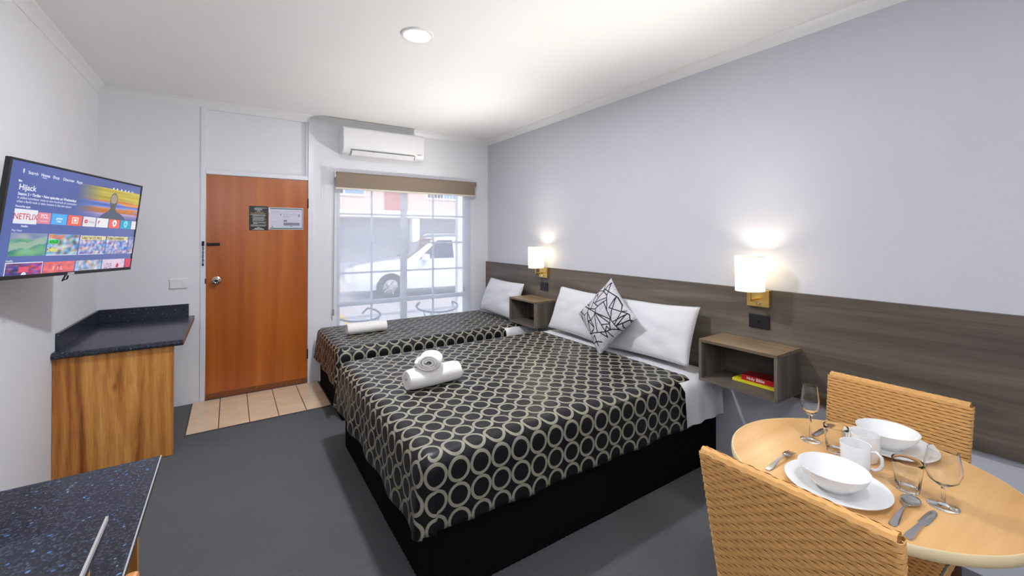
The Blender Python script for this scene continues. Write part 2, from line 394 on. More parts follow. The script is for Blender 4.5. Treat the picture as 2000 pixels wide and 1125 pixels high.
pane_print('printing', .15, .23, it, nb, Matrix.Translation((0, -.0052, 0)) @ Matrix.Rotation(PI/2, 4, 'X'), M_print)
nw = thing('evacuation_plan', 'white framed plan with green border fixed beside the black notice', 'notice', (.457, FW+.0035, 1.663))
G().box(-.151, .151, -.005, -.001, -.108, .108).build('card', plain('laminated_card', (206, 206, 222), .3, var=.01), nb and nw, bevel=.001)
it = [(-.146, .092, .146, .101, (46, 104, 84)), (-.146, -.101, .146, -.092, (46, 104, 84)), (.141, -.101, .146, .101, (60, 80, 110)), (-.151, .058, -.142, .1, (245, 245, 245)), (-.151, -.1, -.142, .03, (225, 225, 230)),
      (-.132, .062, -.062, .067, (190, 160, 168)), (-.132, .048, -.085, .052, (178, 176, 186)), (.01, .068, .135, .075, (214, 188, 220)), (-.055, .030, -.044, .046, (132, 140, 156)), (-.13, -.018, -.095, -.015, (236, 236, 240)), (-.13, -.030, -.10, -.028, (170, 170, 180)),
      (-.025, -.032, .006, -.013, (134, 132, 142)), (-.025, -.068, .118, -.040, (136, 136, 146)), (.036, -.079, .052, -.072, (92, 108, 160)), (.105, .020, .119, .046, (146, 142, 152)), ('p', [(-.13, -.088), (-.112, -.088), (-.121, -.072)], (120, 124, 138))]
for i in range(1, 10): it.append((-.025+.0143*i-.0006, -.068, -.025+.0143*i+.0006, -.040, (112, 112, 124)))
for i in range(6): it.append((-.025+.022*i, .036, -.025+.022*i+.012, .044, (172, 168, 180)))
for i in range(4): it.append((-.025+.013*i, .014, -.025+.013*i+.008, .026, (176, 172, 184)))
for i in range(4): it.append((-.025+.013*i, -.008, -.025+.013*i+.001, .008, (172, 168, 182)))
pane_print('printing', .3, .2, it, nw, Matrix.Translation((0, -.0052, 0)) @ Matrix.Rotation(PI/2, 4, 'X'), M_print)

sw = thing('light_switch', 'white plastic light switch on the wall left of the door', 'switch', (-.3765, FW, 1.075))
G().box(-.063, .063, -.014, 0, -.042, .042).build('cover_plate', M_acw, sw, bevel=.004, seg=3)
G().box(.022, .040, -.019, -.012, -.014, .014).build('rocker', M_acw, sw, bevel=.002)

# ------------------------------------------------------------------ window, blinds
w1 = thing('window_1', 'white framed sash window with small panes', None, (0, FW+.06, 0), kind='structure')
def bar(nm, x0, x1, z0, z1, y0=-.02, y1=.03, p=w1): return G().box(x0, x1, y0, y1, z0, z1).build(nm, M_white, p, bevel=.003)
bar('frame_stile', WX0+.001, .967, WZ0+.001, WZ1-.001); bar('frame_stile', 2.443, WX1-.001, WZ0+.001, WZ1-.001); bar('frame_rail', .967, 2.443, WZ0+.001, .455); bar('frame_rail', .967, 2.443, 2.02, WZ1-.001)
bar('mullion', 1.637, 1.705, .455, 2.02); bar('transom_rail', .967, 1.637, .735, .782, -.03, .03); bar('transom_rail', 1.705, 2.443, .735, .782, -.03, .03)
for x in (1.305, 2.036): bar('glazing_bar', x-.010, x+.010, .455, 2.02, -.006, .016)
for z in (1.73, 1.41, 1.09):
    for x0, x1 in ((.967, 1.637), (1.705, 2.443)): bar('glazing_bar', x0, x1, z-.010, z+.010, -.006, .016)
G().box(2.43, 2.45, -.04, -.02, .80, .87).build('sash_latch', M_black, w1, bevel=.003)
zz = [.455, .735, .782, 1.08, 1.10, 1.40, 1.42, 1.72, 1.74, 2.02]; xx = [(.967, 1.295), (1.315, 1.637), (1.705, 2.026), (2.046, 2.443)]
for x0, x1 in xx:
    for z0, z1 in ((.455, .735), (.782, 1.08), (1.10, 1.40), (1.42, 1.72), (1.74, 2.02)):
        G().quad((x0, .008, z0), (x1, .008, z0), (x1, .008, z1), (x0, .008, z1)).build('pane', M_pane, w1)
rb = thing('roller_blind', 'taupe blockout roller blind rolled up above the window', 'blind', (0, FW, 0))
g = G().tube([(.905, -.060, 2.132), (2.550, -.060, 2.132)], .030, 24); g.build('roll', M_blind, rb, smooth=.6)
G().box(.900, 2.528, -.088, -.085, 1.992, 2.130).build('fabric_drop', M_blind, rb)
G().box(.896, 2.530, -.093, -.080, 1.976, 1.996).build('bottom_rail', plain('cream_rail', (214, 210, 196), .4), rb, bevel=.003)
for x in (.893, 2.552): G().box(x, x+.006, -.092, 0, 2.098, 2.166).build('bracket', M_acw, rb, bevel=.001)
ch = G().tube([(.892, -.062, 2.10), (.890, -.060, 1.6), (.884, -.060, .72)], .0022, 6).tube([(.886, -.075, 2.10), (.883, -.072, 1.6), (.880, -.064, .72)], .0022, 6)
ch.build('pull_chain', plain('grey_chain', (168, 164, 168), .4), rb, smooth=1)
G().box(.874, .892, -.068, -.054, .668, .735).build('chain_tensioner', plain('grey_plastic', (150, 146, 150), .4), rb, bevel=.004)
sh = thing('sheer_blind', 'translucent white screen blind drawn down over the window', 'blind', (0, FW, 0))
G().quad((.925, -.025, .46), (2.500, -.025, .46), (2.500, -.025, 2.085), (.925, -.025, 2.085)).build('screen_fabric', M_sheer, sh)
G().tube([(.925, -.034, 2.095), (2.500, -.034, 2.095)], .013, 14).build('roll', M_acw, sh, smooth=.8)
G().box(.925, 2.500, -.031, -.019, .445, .462).build('bottom_rail', M_acw, sh, bevel=.003)

# ------------------------------------------------------------------ air conditioner
ac = thing('air_conditioner', 'white split system air conditioner mounted above the window', 'air conditioner', (0, FW, 0))
prof = [(0, 2.355), (-.12, 2.335), (-.165, 2.343), (-.192, 2.372), (-.206, 2.43), (-.208, 2.58), (-.200, 2.604), (-.178, 2.617), (0, 2.617)]
G().prism(prof, 0, .945, 1.815).build('casing', M_acw, ac, smooth=.6, bevel=.010, seg=3)
G().prism([(-.1995, 2.376), (-.172, 2.340), (-.165, 2.332), (-.120, 2.324), (-.118, 2.333), (-.163, 2.345), (-.190, 2.373)], 0, 1.03, 1.705).build('air_flap', M_acw, ac, smooth=.6)
G().prism([(-.2085, 2.381), (-.199, 2.381), (-.199, 2.3775), (-.2085, 2.3775)], 0, 1.03, 1.705).build('outlet_slot', M_black, ac)
for x in (1.028, 1.705): G().prism([(-.2045, 2.380), (-.1985, 2.380), (-.1700, 2.338), (-.1755, 2.337)], 0, x, x+.004).build('outlet_slot', M_black, ac)
G().box(1.735, 1.775, -.2065, -.203, 2.392, 2.398).build('indicator_window', plain('grey_print', (150, 150, 150), .4), ac)

# ------------------------------------------------------------------ ceiling downlights
def downlight(x, y, label, e=1.0):
    t = thing('downlight', label, 'downlight', (x, y, CE), group='recessed ceiling downlights')
    G().lathe([(.072, -.004), (.080, -.009), (.094, -.007), (.097, 0), (.072, 0), (.072, -.004)], 40).build('trim_ring', M_trim, t, smooth=.7)
    ang = [2*PI*q/40 for q in range(40)]
    G().add([(.074*math.cos(a), .074*math.sin(a), -.005) for a in ang]+[(.074*math.cos(a), .074*math.sin(a), -.001) for a in ang], [tuple(range(39, -1, -1)), tuple(range(40, 80))]+[(i, (i+1) % 40, (i+1) % 40+40, i+40) for i in range(40)]).build('diffuser', emit('downlight_diffuser', (243, 247, 255), P_DOWN*e/(PI*PI*.074**2)), t)
downlight(.937, 2.44, 'lit round recessed downlight in the white ceiling')
downlight(.937, .05, 'extra downlight added out of view as fill light near the dining table', .3)  # second fixture is added for fill, outside the view

# ------------------------------------------------------------------ television
tr = Vector((.33434681, .94212778, -.02464645)); tu = Vector((.10962663, -.01290427, .99388907)); tn = Vector((.93605246, -.33500555, -.10759679))
tv = thing('wall_television', 'flat black television on a swivel bracket showing a blue menu', 'television')
tv.matrix_world = Matrix(((tr.x, tu.x, tn.x, -.629), (tr.y, tu.y, tn.y, 2.9894), (tr.z, tu.z, tn.z, 1.5575), (0, 0, 0, 1)))
HW, HH = .445, .2559
def tbox(nm, x0, x1, y0, y1, z0, z1, m, bev=.002, p=tv): return G().box(x0, x1, y0, y1, z0, z1).build(nm, m, p, bevel=bev)
tbox('back_shell', -HW, HW, -HH, HH, -.018, -.004, M_black, .003); tbox('back_shell', -.30, .30, -HH+.01, .08, -.062, -.017, M_black, .012)
tbox('bezel', -HW, HW, HH-.010, HH, -.005, .004, M_black); tbox('bezel', -HW, HW, -HH, -HH+.017, -.005, .005, M_black)
tbox('bezel', -HW, -HW+.010, -HH+.016, HH-.009, -.005, .004, M_black); tbox('bezel', HW-.010, HW, -HH+.016, HH-.009, -.005, .004, M_black)
tbox('screen_glass', -HW+.008, HW-.008, -HH+.015, HH-.008, -.004, -.0005, M_black, 0)
x0, x1, y0, y1 = -HW+.010, HW-.010, -HH+.017, HH-.010
def nz(x, y, s=0): return noise.noise(Vector((x, y, s)))
def skyline(u, v):
    k = .5+.5*nz(u*2, v*2, 3); return (72+24*k+14*u, 88+22*k+10*u, 150+26*k)
def hero(u, v):
    band = nz(u*.8+.3*v, v*9, 7); band2 = nz(u*1.2, v*14, 17); a = min(1, max(0, (u-.02)/.35))*min(1, v*5)
    yel = (196, 178, 76); org = (206, 132, 72); blu = (120, 140, 214); lil = (172, 150, 196)
    t = (v+.10*band)
    c = lil if t < .18 else (org if t < .34 else (blu if t < .52 else (org if t < .62 else yel)))
    c = tuple(q+46*band2 for q in c)
    w_ = skyline(.5+u*.5, .6+v*.3); return tuple(w_[i]*(1-a)+c[i]*a for i in range(3))
def pic(base, var, s, fx=5, fy=4):
    def fn(u, v):
        a, b, c = nz(u*fx, v*fy, s), nz(u*fx*2, v*fy*2, s+5), nz(u*fx*1.3, v*fy*1.5, s+9)
        return (base[0]+var[0]*(a+.5*b), base[1]+var[1]*(a*.6+c*.7), base[2]+var[2]*(c+.5*b))
    return fn
def game(u, v):
    g_ = nz(u*3, v*3, 2); road = abs(v-.35-.35*u+.1*nz(u*3, 0, 4)) < .14
    if road: return (150, 178, 160)
    if v > .72+.1*g_: return (140+60*g_, 150+40*g_, 176)
    return (96+60*g_, 156+50*g_, 128+40*nz(u*6, v*6, 8))
it = [('n', x0, y0, x1, y1, 24, 14, skyline), ('n', -.07, .035, x1, .203, 40, 34, hero)]
# dark blurred figure in the banner (plain silhouette)
fc = (.212, .140)
it += [('p', [(.115, .036), (.125, .052), (.150, .066), (.178, .078), (.190, .092), (.236, .092), (.250, .078), (.290, .066), (.318, .052), (.330, .036)], (88, 92, 112)),
       ('p', [(fc[0]+.031*math.cos(a), fc[1]-.002+.046*math.sin(a)) for a in [2*PI*q/24 for q in range(24)]], (112, 104, 98)),
       ('p', [(fc[0]+.025*math.cos(a), fc[1]+.008+.026*math.sin(a)) for a in [2*PI*q/24 for q in range(24)]], (164, 150, 136)),
       ('p', [(fc[0]-.026+.052*q, fc[1]-.016) for q in (0, 1)]+[(fc[0]+.022, fc[1]-.044), (fc[0], fc[1]-.056), (fc[0]-.022, fc[1]-.044)], (98, 92, 92))]
W_ = (226, 230, 246)
def T(x, y, s, t, c=W_, th=0.0003, al='LEFT', sx=1): it.append(('t', x, y, s, t, c, al, th, sx))
T(-.351, .199, .019, 'Search'); T(-.285, .199, .019, 'Home', W_, .0005); T(-.221, .199, .019, 'Shop'); T(-.161, .199, .019, 'Discover'); T(-.077, .199, .019, 'Apps')
it.append((-.278, .192, -.252, .1945, W_)); it += [(-.377, .203, -.370, .217, W_), (-.375, .197, -.372, .203, W_)]
for x in (.195, .225, .262, .295, .325): it.append(('p', [(x+.006*math.cos(a), .206+.006*math.sin(a)) for a in [2*PI*q/10 for q in range(10)]], (220, 226, 246)))
T(.345, .201, .014, '2:19')
T(-.384, .160, .013, 'tv', W_, .0006); it.append(('p', [(-.388+.004*math.cos(a), .1645+.005*math.sin(a)) for a in [2*PI*q/10 for q in range(10)]], W_))
T(-.385, .128, .034, 'Hijack', W_, .0007); T(-.385, .1045, .0172, 'Season 2 \u2022 Thriller \u2022 New episodes on Wednesdays', W_, .0005, sx=.90)
T(-.385, .0885, .0150, 'A skilled negotiator races to save hundreds of commuters', (200, 206, 232), sx=.93); T(-.385, .0730, .0150, 'when a Berlin train is taken hostage in this new season', (200, 206, 232), sx=.90)
T(-.387, .0530, .0125, 'Favourite apps', W_)
def R(a, b, c, d, col_): it.append((a, b, c, d, col_))
R(-.387, -.017, -.271, .046, (226, 228, 238)); R(-.270, -.012, -.198, .039, (222, 136, 156)); R(-.193, -.012, -.102, .039, (86, 172, 238)); R(-.096, -.012, -.004, .039, (232, 104, 88))
R(.004, -.012, .093, .038, (224, 222, 228)); R(.100, -.012, .190, .037, (232, 232, 232)); R(.198, -.012, .286, .036, (240, 106, 84)); R(.294, -.012, .384, .036, (52, 164, 200)); R(.392, -.012, x1, .036, (226, 226, 228))
T(-.329, .002, .037, 'NETFLIX', (206, 66, 84), .0004, 'CENTER', .86); T(-.234, .014, .024, 'TCL', (244, 220, 226), .0009, 'CENTER'); T(-.234, -.003, .010, 'CHANNEL', (240, 214, 222), 0, 'CENTER')
T(-.147, .012, .016, 'prime', (226, 242, 252), .0004, 'CENTER'); T(-.147, .0, .012, 'video', (226, 242, 252), .0004, 'CENTER')
it += [(-.070, -.001, -.028, .030, (246, 222, 214)), (-.064, .004, -.034, .025, (232, 104, 88)), (-.058, .008, -.040, .021, (250, 240, 236))]
it += [(.014, .005, .034, .023, (222, 70, 76))]; T(.037, .008, .015, 'YouTube', (112, 112, 122), 0, 'LEFT', .85)
it += [('p', [(.022, .018), (.022, .010), (.029, .014)], (240, 240, 240))]; it += [('p', [(.112, .022), (.112, .002), (.126, .022)], (206, 72, 150))]
for cx_, cc in ((.242, (248, 236, 232)), (.339, (150, 214, 232))):
    it.append(('p', [(cx_+.018*math.cos(a), .016+.018*math.sin(a)) for a in [PI*q/10 for q in range(11)]]+[(cx_-.012, .002), (cx_, -.007), (cx_+.012, .002)], cc))
    it.append(('p', [(cx_+.007*math.cos(a), .014+.009*math.sin(a)) for a in [2*PI*q/12 for q in range(12)]], (150, 130, 190) if cx_ < .3 else (70, 176, 206)))
T(-.329, -.031, .0125, 'Netflix', W_, .0003, 'CENTER'); T(-.388, -.050, .0125, 'Play Next', (190, 198, 226)); T(-.391, -.181, .0125, 'Netflix', (200, 206, 230))
it += [('n', -.388, -.157, -.201, -.056, 36, 22, game), ('n', -.194, -.157, -.006, -.056, 30, 18, pic((150, 164, 178), (120, 110, 110), 21)), ('n', .001, -.157, .190, -.058, 36, 20, pic((158, 160, 196), (120, 120, 90), 31, 8, 5)),
       ('n', .198, -.157, .382, -.058, 36, 20, pic((146, 154, 200), (130, 120, 90), 41, 8, 5)), ('n', .389, -.157, x1, -.058, 8, 14, pic((150, 150, 190), (120, 110, 90), 51))]
T(-.187, -.078, .022, '3 BUSTED', (238, 120, 60), .0012, sx=.86); it.append((-.190, -.102, -.128, -.083, (84, 220, 104))); T(-.184, -.0985, .018, 'AXLES', (30, 120, 50), .0008); T(-.172, -.113, .010, 'in', (240, 240, 240)); T(-.190, -.138, .026, '24hrs', (228, 222, 92), .0012)
it += [(.003, -.080, .188, -.060, (226, 216, 160)), (.200, -.080, .372, -.060, (226, 212, 156))]
T(.008, -.077, .0175, 'TURBO TAP OTA PRIUS', (74, 70, 52), .0005, sx=.80); T(.204, -.077, .0175, 'TURBO CONVERSION', (60, 58, 46), .0006, sx=.80)
R(-.194, -.157, -.006, -.154, W_); R(.001, -.157, .190, -.154, (220, 224, 246)); R(.389, -.157, x1, -.154, W_)
R(-.392, y0, -.203, -.184, (224, 226, 240))
def net(u, v):
    q = pic((90, 74, 130), (110, 60, 90), 61)(u, v); return (min(255, q[0]+120*max(0, u-.3)), q[1], q[2]) if not (.34 < u < .62 and .2 < v < .75) else (222, 84, 108)
it += [('n', -.388, y0, -.206, -.188, 36, 12, net), ('n', -.198, y0, -.011, -.187, 20, 8, pic((218, 108, 112), (40, 40, 40), 71)), ('n', -.004, y0, .183, -.187, 24, 10, pic((170, 176, 196), (90, 70, 100), 81, 7, 2)), ('n', .190, y0, .375, -.187, 20, 8, pic((216, 196, 220), (24, 24, 20), 91)), ('n', .382, y0, x1, -.188, 6, 6, pic((206, 70, 96), (60, 40, 40), 95))]
T(-.145, y0+.012, .026, 'F  I  L', (238, 206, 204), .0004); T(.205, y0+.001, .042, 'LOVE', (96, 86, 104), -.0002, sx=.62); it.append(('p', [(.305, y0+.002), (.325, y0+.002), (.329, y0+.016), (.317, y0+.030), (.304, y0+.016)], (208, 64, 84)))
it.append(('p', [(-.297+.013*math.cos(a), y0+.012*math.sin(a)) for a in [PI*q/12 for q in range(13)]], (226, 226, 236)))
pane_print('screen_picture', 1, 1, it, tv, Matrix.Translation((0, 0, 0)), M_screen)
tbox('maker_badge', -.050, -.006, -HH-.002, -HH+.013, .005, .0062, plain('silver_badge', (190, 188, 192), .3, .3), .001)
g = G().tube([(-.062, -HH-.030, -.004), (-.048, -HH-.004, -.004), (-.028, -HH-.002, -.004), (-.034, -HH-.022, -.004), (-.052, -HH-.024, -.004)], .0035, 6); g.build('hanging_tag', M_black, tv, smooth=1)
def tvp(x, y, z): return Vector((-.629, 2.9894, 1.5575))+tr*x+tu*y+tn*z
br = thing('television_bracket', 'black swivel wall bracket behind the television', 'bracket', (LW, 2.72, 1.52))
q = tvp(-.18, 0, -.064)-Vector((LW, 2.72, 1.52))
G().box(.001, .012, -.09, .05, -.16, .16).build('wall_plate', M_blackm, br, bevel=.003)
G().tube([(.012, -.02, .04), (.03, -.02, .04), (q.x, q.y, q.z+.04)], .014, 10).tube([(.012, -.02, -.05), (.03, -.02, -.05), (q.x, q.y, q.z-.05)], .014, 10).build('swivel_arm', M_blackm, br, smooth=.8)

# ------------------------------------------------------------------ luggage bench in the corner
bn = thing('luggage_bench', 'oak laminate corner bench with dark speckled top and splashback', 'bench', (0, 0, 0))
G().box(LW+.002, -.320, 3.685, 3.703, 0.003, .745).build('end_panel', M_oak, bn, bevel=.001)
G().box(LW+.002, -.40, FW-.10, FW-.082, .62, .745).build('support_rail', M_oak, bn, bevel=.001)
pf = [(FW-.003, .747), (FW-.003, .785), (3.675, .785), (3.662, .782), (3.653, .774), (3.650, .764), (3.653, .754), (3.662, .747)]
G().prism(pf, 0, LW+.002, -.268).build('worktop', M_granite, bn, smooth=.6)
G().box(-.268, -.2655, 3.655, FW-.004, .750, .783).build('edge_strip', plain('brown_edge', (112, 82, 66), .4), bn)
G().box(LW+.018, -.306, FW-.018, FW-.002, .785, .893).build('splashback', M_granite, bn, bevel=.002)
G().box(LW+.002, LW+.018, 3.735, FW-.002, .785, .893).build('splashback', M_granite, bn, bevel=.002)

# ------------------------------------------------------------------ desk and raised counter at the lower left
dk = thing('desk', 'desk with dark blue speckled top against the television wall, nearest the viewer', 'desk', (0, 0, 0))
G().box(LW+.002, -.195, .62, 1.865, .722, .75).build('desktop', M_granite, dk, bevel=.002)
G().box(-.1955, -.1925, .62, 1.865, .7475, .7508).build('edge_strip', M_edge, dk)
G().box(-.780, -.245, 1.800, 1.820, .003, .722).build('end_panel', M_oak, dk, bevel=.001)
G().box(LW+.002, LW+.02, .62, 1.80, .40, .722).build('back_panel', M_oak, dk, bevel=.001)
ct = thing('raised_counter', 'raised dark speckled counter on an oak cabinet at the end of the desk', 'counter', (0, 0, 0))
G().box(LW+.002, -.196, .30, 1.105, .932, .962).build('worktop', M_granite, ct, bevel=.002)
G().box(-.1965, -.1925, .30, 1.105, .954, .9625).build('edge_strip', M_edge, ct)
G().box(LW+.002, -.225, .30, .45, .003, .932).build('cabinet_body', M_oak, ct, bevel=.002)
G().box(LW+.30, -.215, 1.075, 1.093, .752, .932).build('end_panel', M_oak, ct, bevel=.001)

# ------------------------------------------------------------------ beds
def sm(t): t = max(0, min(1, t)); return t*t*(3-2*t)
def cover(name, x0, x1, y0, y1, zt, Df, Dn, Dy, rad, label, group, seed=0, hx=None):
    """bedspread: flat over the mattress, rounded over the edges, hanging at foot (x0), near (y0) and far (y1) sides"""
    st = .02
    us = [x0-Df + i*st for i in range(int((x1-x0+Df)/st)+1)]+[x1]
    vs_ = [y0-Dn + i*st for i in range(int((y1-y0+Dn+Dy)/st)+1)]
    vs = []; uv = []
    def prof(d, D, s, k):
        a = rad*PI/2
        if d <= a: return rad*math.sin(d/rad), rad*(1-math.cos(d/rad))
        e = d-a; fr = e/max(.01, D-a)
        wv = .014*fr*nz(s*4.2, seed, 3)+.010*fr*math.sin(s*17+2*nz(s*2, seed))
        return rad+.10*e*k+wv, rad+e*.992
    for v in vs_:
        for u in us:
            du = max(0, x0-u); dn = max(0, y0-v); dy = max(0, v-y1)
            px, py, pz = max(u, x0), min(max(v, y0), y1), zt
            D_ = Dn if dn > 0 else Dy
            if du > 0 and (dn > 0 or dy > 0):
                b = dn if dn > 0 else dy; sg = -1 if dn > 0 else 1
                a1, a2 = du/Df, b/D_; d = max(a1, a2)*(Df*(a1 >= a2)+D_*(a2 > a1)); th = (PI/2)*(a2/(a1+a2))
                o, dr = prof(d, max(Df, D_), th*.3+1, 1.0)
                px -= o*math.cos(th); py += sg*o*math.sin(th); pz -= dr
            elif du > 0:
                o, dr = prof(du, Df, v, .5); px -= o; pz -= dr
            elif dn > 0:
                o, dr = prof(dn, Dn, u, .35); py -= o; pz -= dr
            elif dy > 0:
                o, dr = prof(dy, Dy, u, .1); py += o; pz -= dr
            if du == 0 and dn == 0 and dy == 0:
                pz += .006*nz(u*3, v*3, seed)+.003*nz(u*9, v*8, seed+4)
            vs.append((px, py, pz)); uv.append((u-x0+.0515*3, v-y0+.0515))
    nx = len(us); ny = len(vs_)
    fs = [(j*nx+i, j*nx+i+1, (j+1)*nx+i+1, (j+1)*nx+i) for j in range(ny-1) for i in range(nx-1)]
    me = bpy.data.meshes.new(name); me.from_pydata(vs, [], fs); ul = me.uv_layers.new(name='UVMap')
    UO = (.0515*3-x0, .0515-y0)
    for p in me.polygons:
        k = list(p.vertices); cu = sum(us[i % nx] for i in k)/4; cv = sum(vs_[i//nx] for i in k)/4
        corner = cu < x0 and (cv < y0 or cv > y1)
        for li, vi in zip(p.loop_indices, k):
            u, v = us[vi % nx], vs_[vi//nx]
            if corner:
                near = cv < y0; D_ = Dn if near else Dy; a1 = max(1e-4, (x0-u)/Df); a2 = max(1e-4, ((y0-v) if near else (v-y1))/D_)
                d = max(a1, a2)*(Df if a1 >= a2 else D_); th = (PI/2)*(a2/(a1+a2)); v = (y0-d) if near else (y1+d); u = x0-(PI/2-th)*(rad+.07*d)
            ul.data[li].uv = (u+UO[0], v+UO[1])
    me.shade_smooth(); o = obj(name, me, M_ring)
    md = o.modifiers.new('solid', 'SOLIDIFY'); md.thickness = .006; md.offset = 1
    return tag(o, label, 'bedspread', group)
def valance(x0, x1, y0, y1, z0, z1, n=1.0):
    """pleated fabric ring around a bed base"""
    pts = []
    def seg(a, b):
        L = math.dist(a, b); m = int(L/.012); dx, dy = (b[0]-a[0])/L, (b[1]-a[1])/L
        for i in range(m):
            t = i*.012; w = .0022*math.sin(t*2*PI/.03*n)+.004*nz(t*3, a[0], 5); pts.append((a[0]+dx*t+dy*w, a[1]+dy*t-dx*w))
    seg((x0, y0), (x1, y0)); seg((x1, y0), (x1, y1)); seg((x1, y1), (x0, y1)); seg((x0, y1), (x0, y0))
    m = len(pts); g = G()
    g.add([(p[0], p[1], z0) for p in pts]+[(p[0], p[1], z1) for p in pts], [(i, (i+1) % m, (i+1) % m+m, i+m) for i in range(m)]); return g
def slab(x0, x1, y0, y1, z0, z1, r, name, mat, parent):
    return G().box(x0, x1, y0, y1, z0, z1).build(name, mat, parent, bevel=r, seg=4)
def bed(label, cat, x0, x1, y0, y1, zt, shx):
    t = thing('bed', label, 'bed', ((x0+x1)/2, (y0+y1)/2, 0)); c = (-(x0+x1)/2, -(y0+y1)/2, 0)
    def at(o): o.location = c; return o
    at(slab(x0+.02, x1, y0+.02, y1-.02, .01, .30, .01, 'base', M_skirt, t))
    at(valance(x0, x1, y0, y1, .002, .315).build('valance', M_skirt, t, smooth=3.2))
    at(slab(x0+.012, x1, y0+.012, y1-.012, .316, zt-.020, .05, 'mattress', M_linen, t))
    # folded sheet showing at the head, hanging over the side
    us = [shx+i*.02 for i in range(int((x1-shx)/.02)+1)]; vs = []; m = 40; H = .285
    for u in us:
        for j in range(m+1):
            k = j/m
            L = (y1-y0)+2*H; s = k*L-H; e = max(0, -s); e2 = max(0, s-(y1-y0)); r = .05
            q = max(e, e2); o = r*math.sin(min(q/r, PI/2)); d = r*(1-math.cos(min(q/r, PI/2)))+max(0, q-r*PI/2)
            wv = (.05*max(0, q-.08)+.007*math.sin(u*42)*q/H) if q > 0 else 0
            y = y0+max(0, min(s, y1-y0)); y += (-(o+wv) if e > 0 else (o+wv if e2 > 0 else 0)); vs.append((u, y, zt-.012-d+.003*nz(u*8, s*5, 2)))
    fs = [(i*(m+1)+j, i*(m+1)+j+1, (i+1)*(m+1)+j+1, (i+1)*(m+1)+j) for i in range(len(us)-1) for j in range(m)]
    at(G().add(vs, fs).build('sheet', M_linen, t, smooth=3.2))
    return t
bed('wide double bed with black valance and white sheet', 'bed', .685, 2.715, 1.605, 3.165, .600, 2.30)
bed('narrow single bed with black valance beside the window', 'bed', .755, 2.715, 3.60, 4.60, .572, 2.30)
cover('bedspread', .690, 2.415, 1.645, 3.125, .600, .335, .325, .325, .055, 'black bedspread with champagne rings on the double bed', 'ring patterned bedspreads', 1)
cover('bedspread', .775, 2.53, 3.64, 4.545, .573, .325, .23, .22, .055, 'black bedspread with champagne rings on the single bed by the window', 'ring patterned bedspreads', 9)

def pillow(name, W, H, T, mat, pull=.05, n=26, seed=0, crease=.011):
    g = G(); idx = {}
    def pt(i, j, s):
        u, v = 2*i/n-1, 2*j/n-1
        x = W/2*u*(1-pull*(1-v*v)**1.0*abs(u)); y = H/2*v*(1-pull*(1-u*u)*abs(v))
        t = T/2*((1-abs(u)**2.6)*(1-abs(v)**2.6))**.55
        edge = (1-max(abs(u), abs(v))); t += crease*nz(u*2.6+seed, v*2.6, s*3)*min(1, edge*4)
        return (x, y, s*max(t, .0)+.012*nz(u*1.4, v*1.4, seed+20))
    for s in (1, -1):
        vs = [pt(i, j, s) for j in range(n+1) for i in range(n+1)]
        fs = [(j*(n+1)+i, j*(n+1)+i+1, (j+1)*(n+1)+i+1, (j+1)*(n+1)+i) for j in range(n) for i in range(n)]
        g.add(vs, fs)
    return g.mesh(name, 3.2)
def lean(o, bottom, rise, tilt_deg, roll=0):
    """stand a flat pillow (local x width, y height, z thickness) against the headboard: width along -y, leaning back"""
    a = math.radians(tilt_deg)
    up = Vector((math.sin(a), 0, math.cos(a))); side = Vector((0, -1, 0)); nrm = side.cross(up)
    R_ = Matrix((side, up, nrm)).transposed().to_4x4() @ Matrix.Rotation(roll, 4, 'Z')
    o.matrix_world = Matrix.Translation(Vector(bottom)+up*rise) @ R_
pm = pillow('pillow', .74, .41, .15, M_linen, seed=1)
o = obj('pillow', pm, M_linen); tag(o, 'white pillow on the double bed nearer the dining table', 'pillow', 'white bed pillows'); lean(o, (2.512, 2.045, .622), .200, 22, .03)
o = obj('pillow', pillow('pillow', .74, .41, .15, M_linen, seed=5), M_linen); tag(o, 'white pillow on the double bed behind the patterned cushion', 'pillow', 'white bed pillows'); lean(o, (2.515, 2.785, .622), .200, 22, -.03)
o = obj('pillow', pillow('pillow', .74, .41, .15, M_linen, seed=9), M_linen); tag(o, 'white pillow on the single bed in the window corner', 'pillow', 'white bed pillows'); lean(o, (2.52, 4.12, .597), .200, 21, -.02)
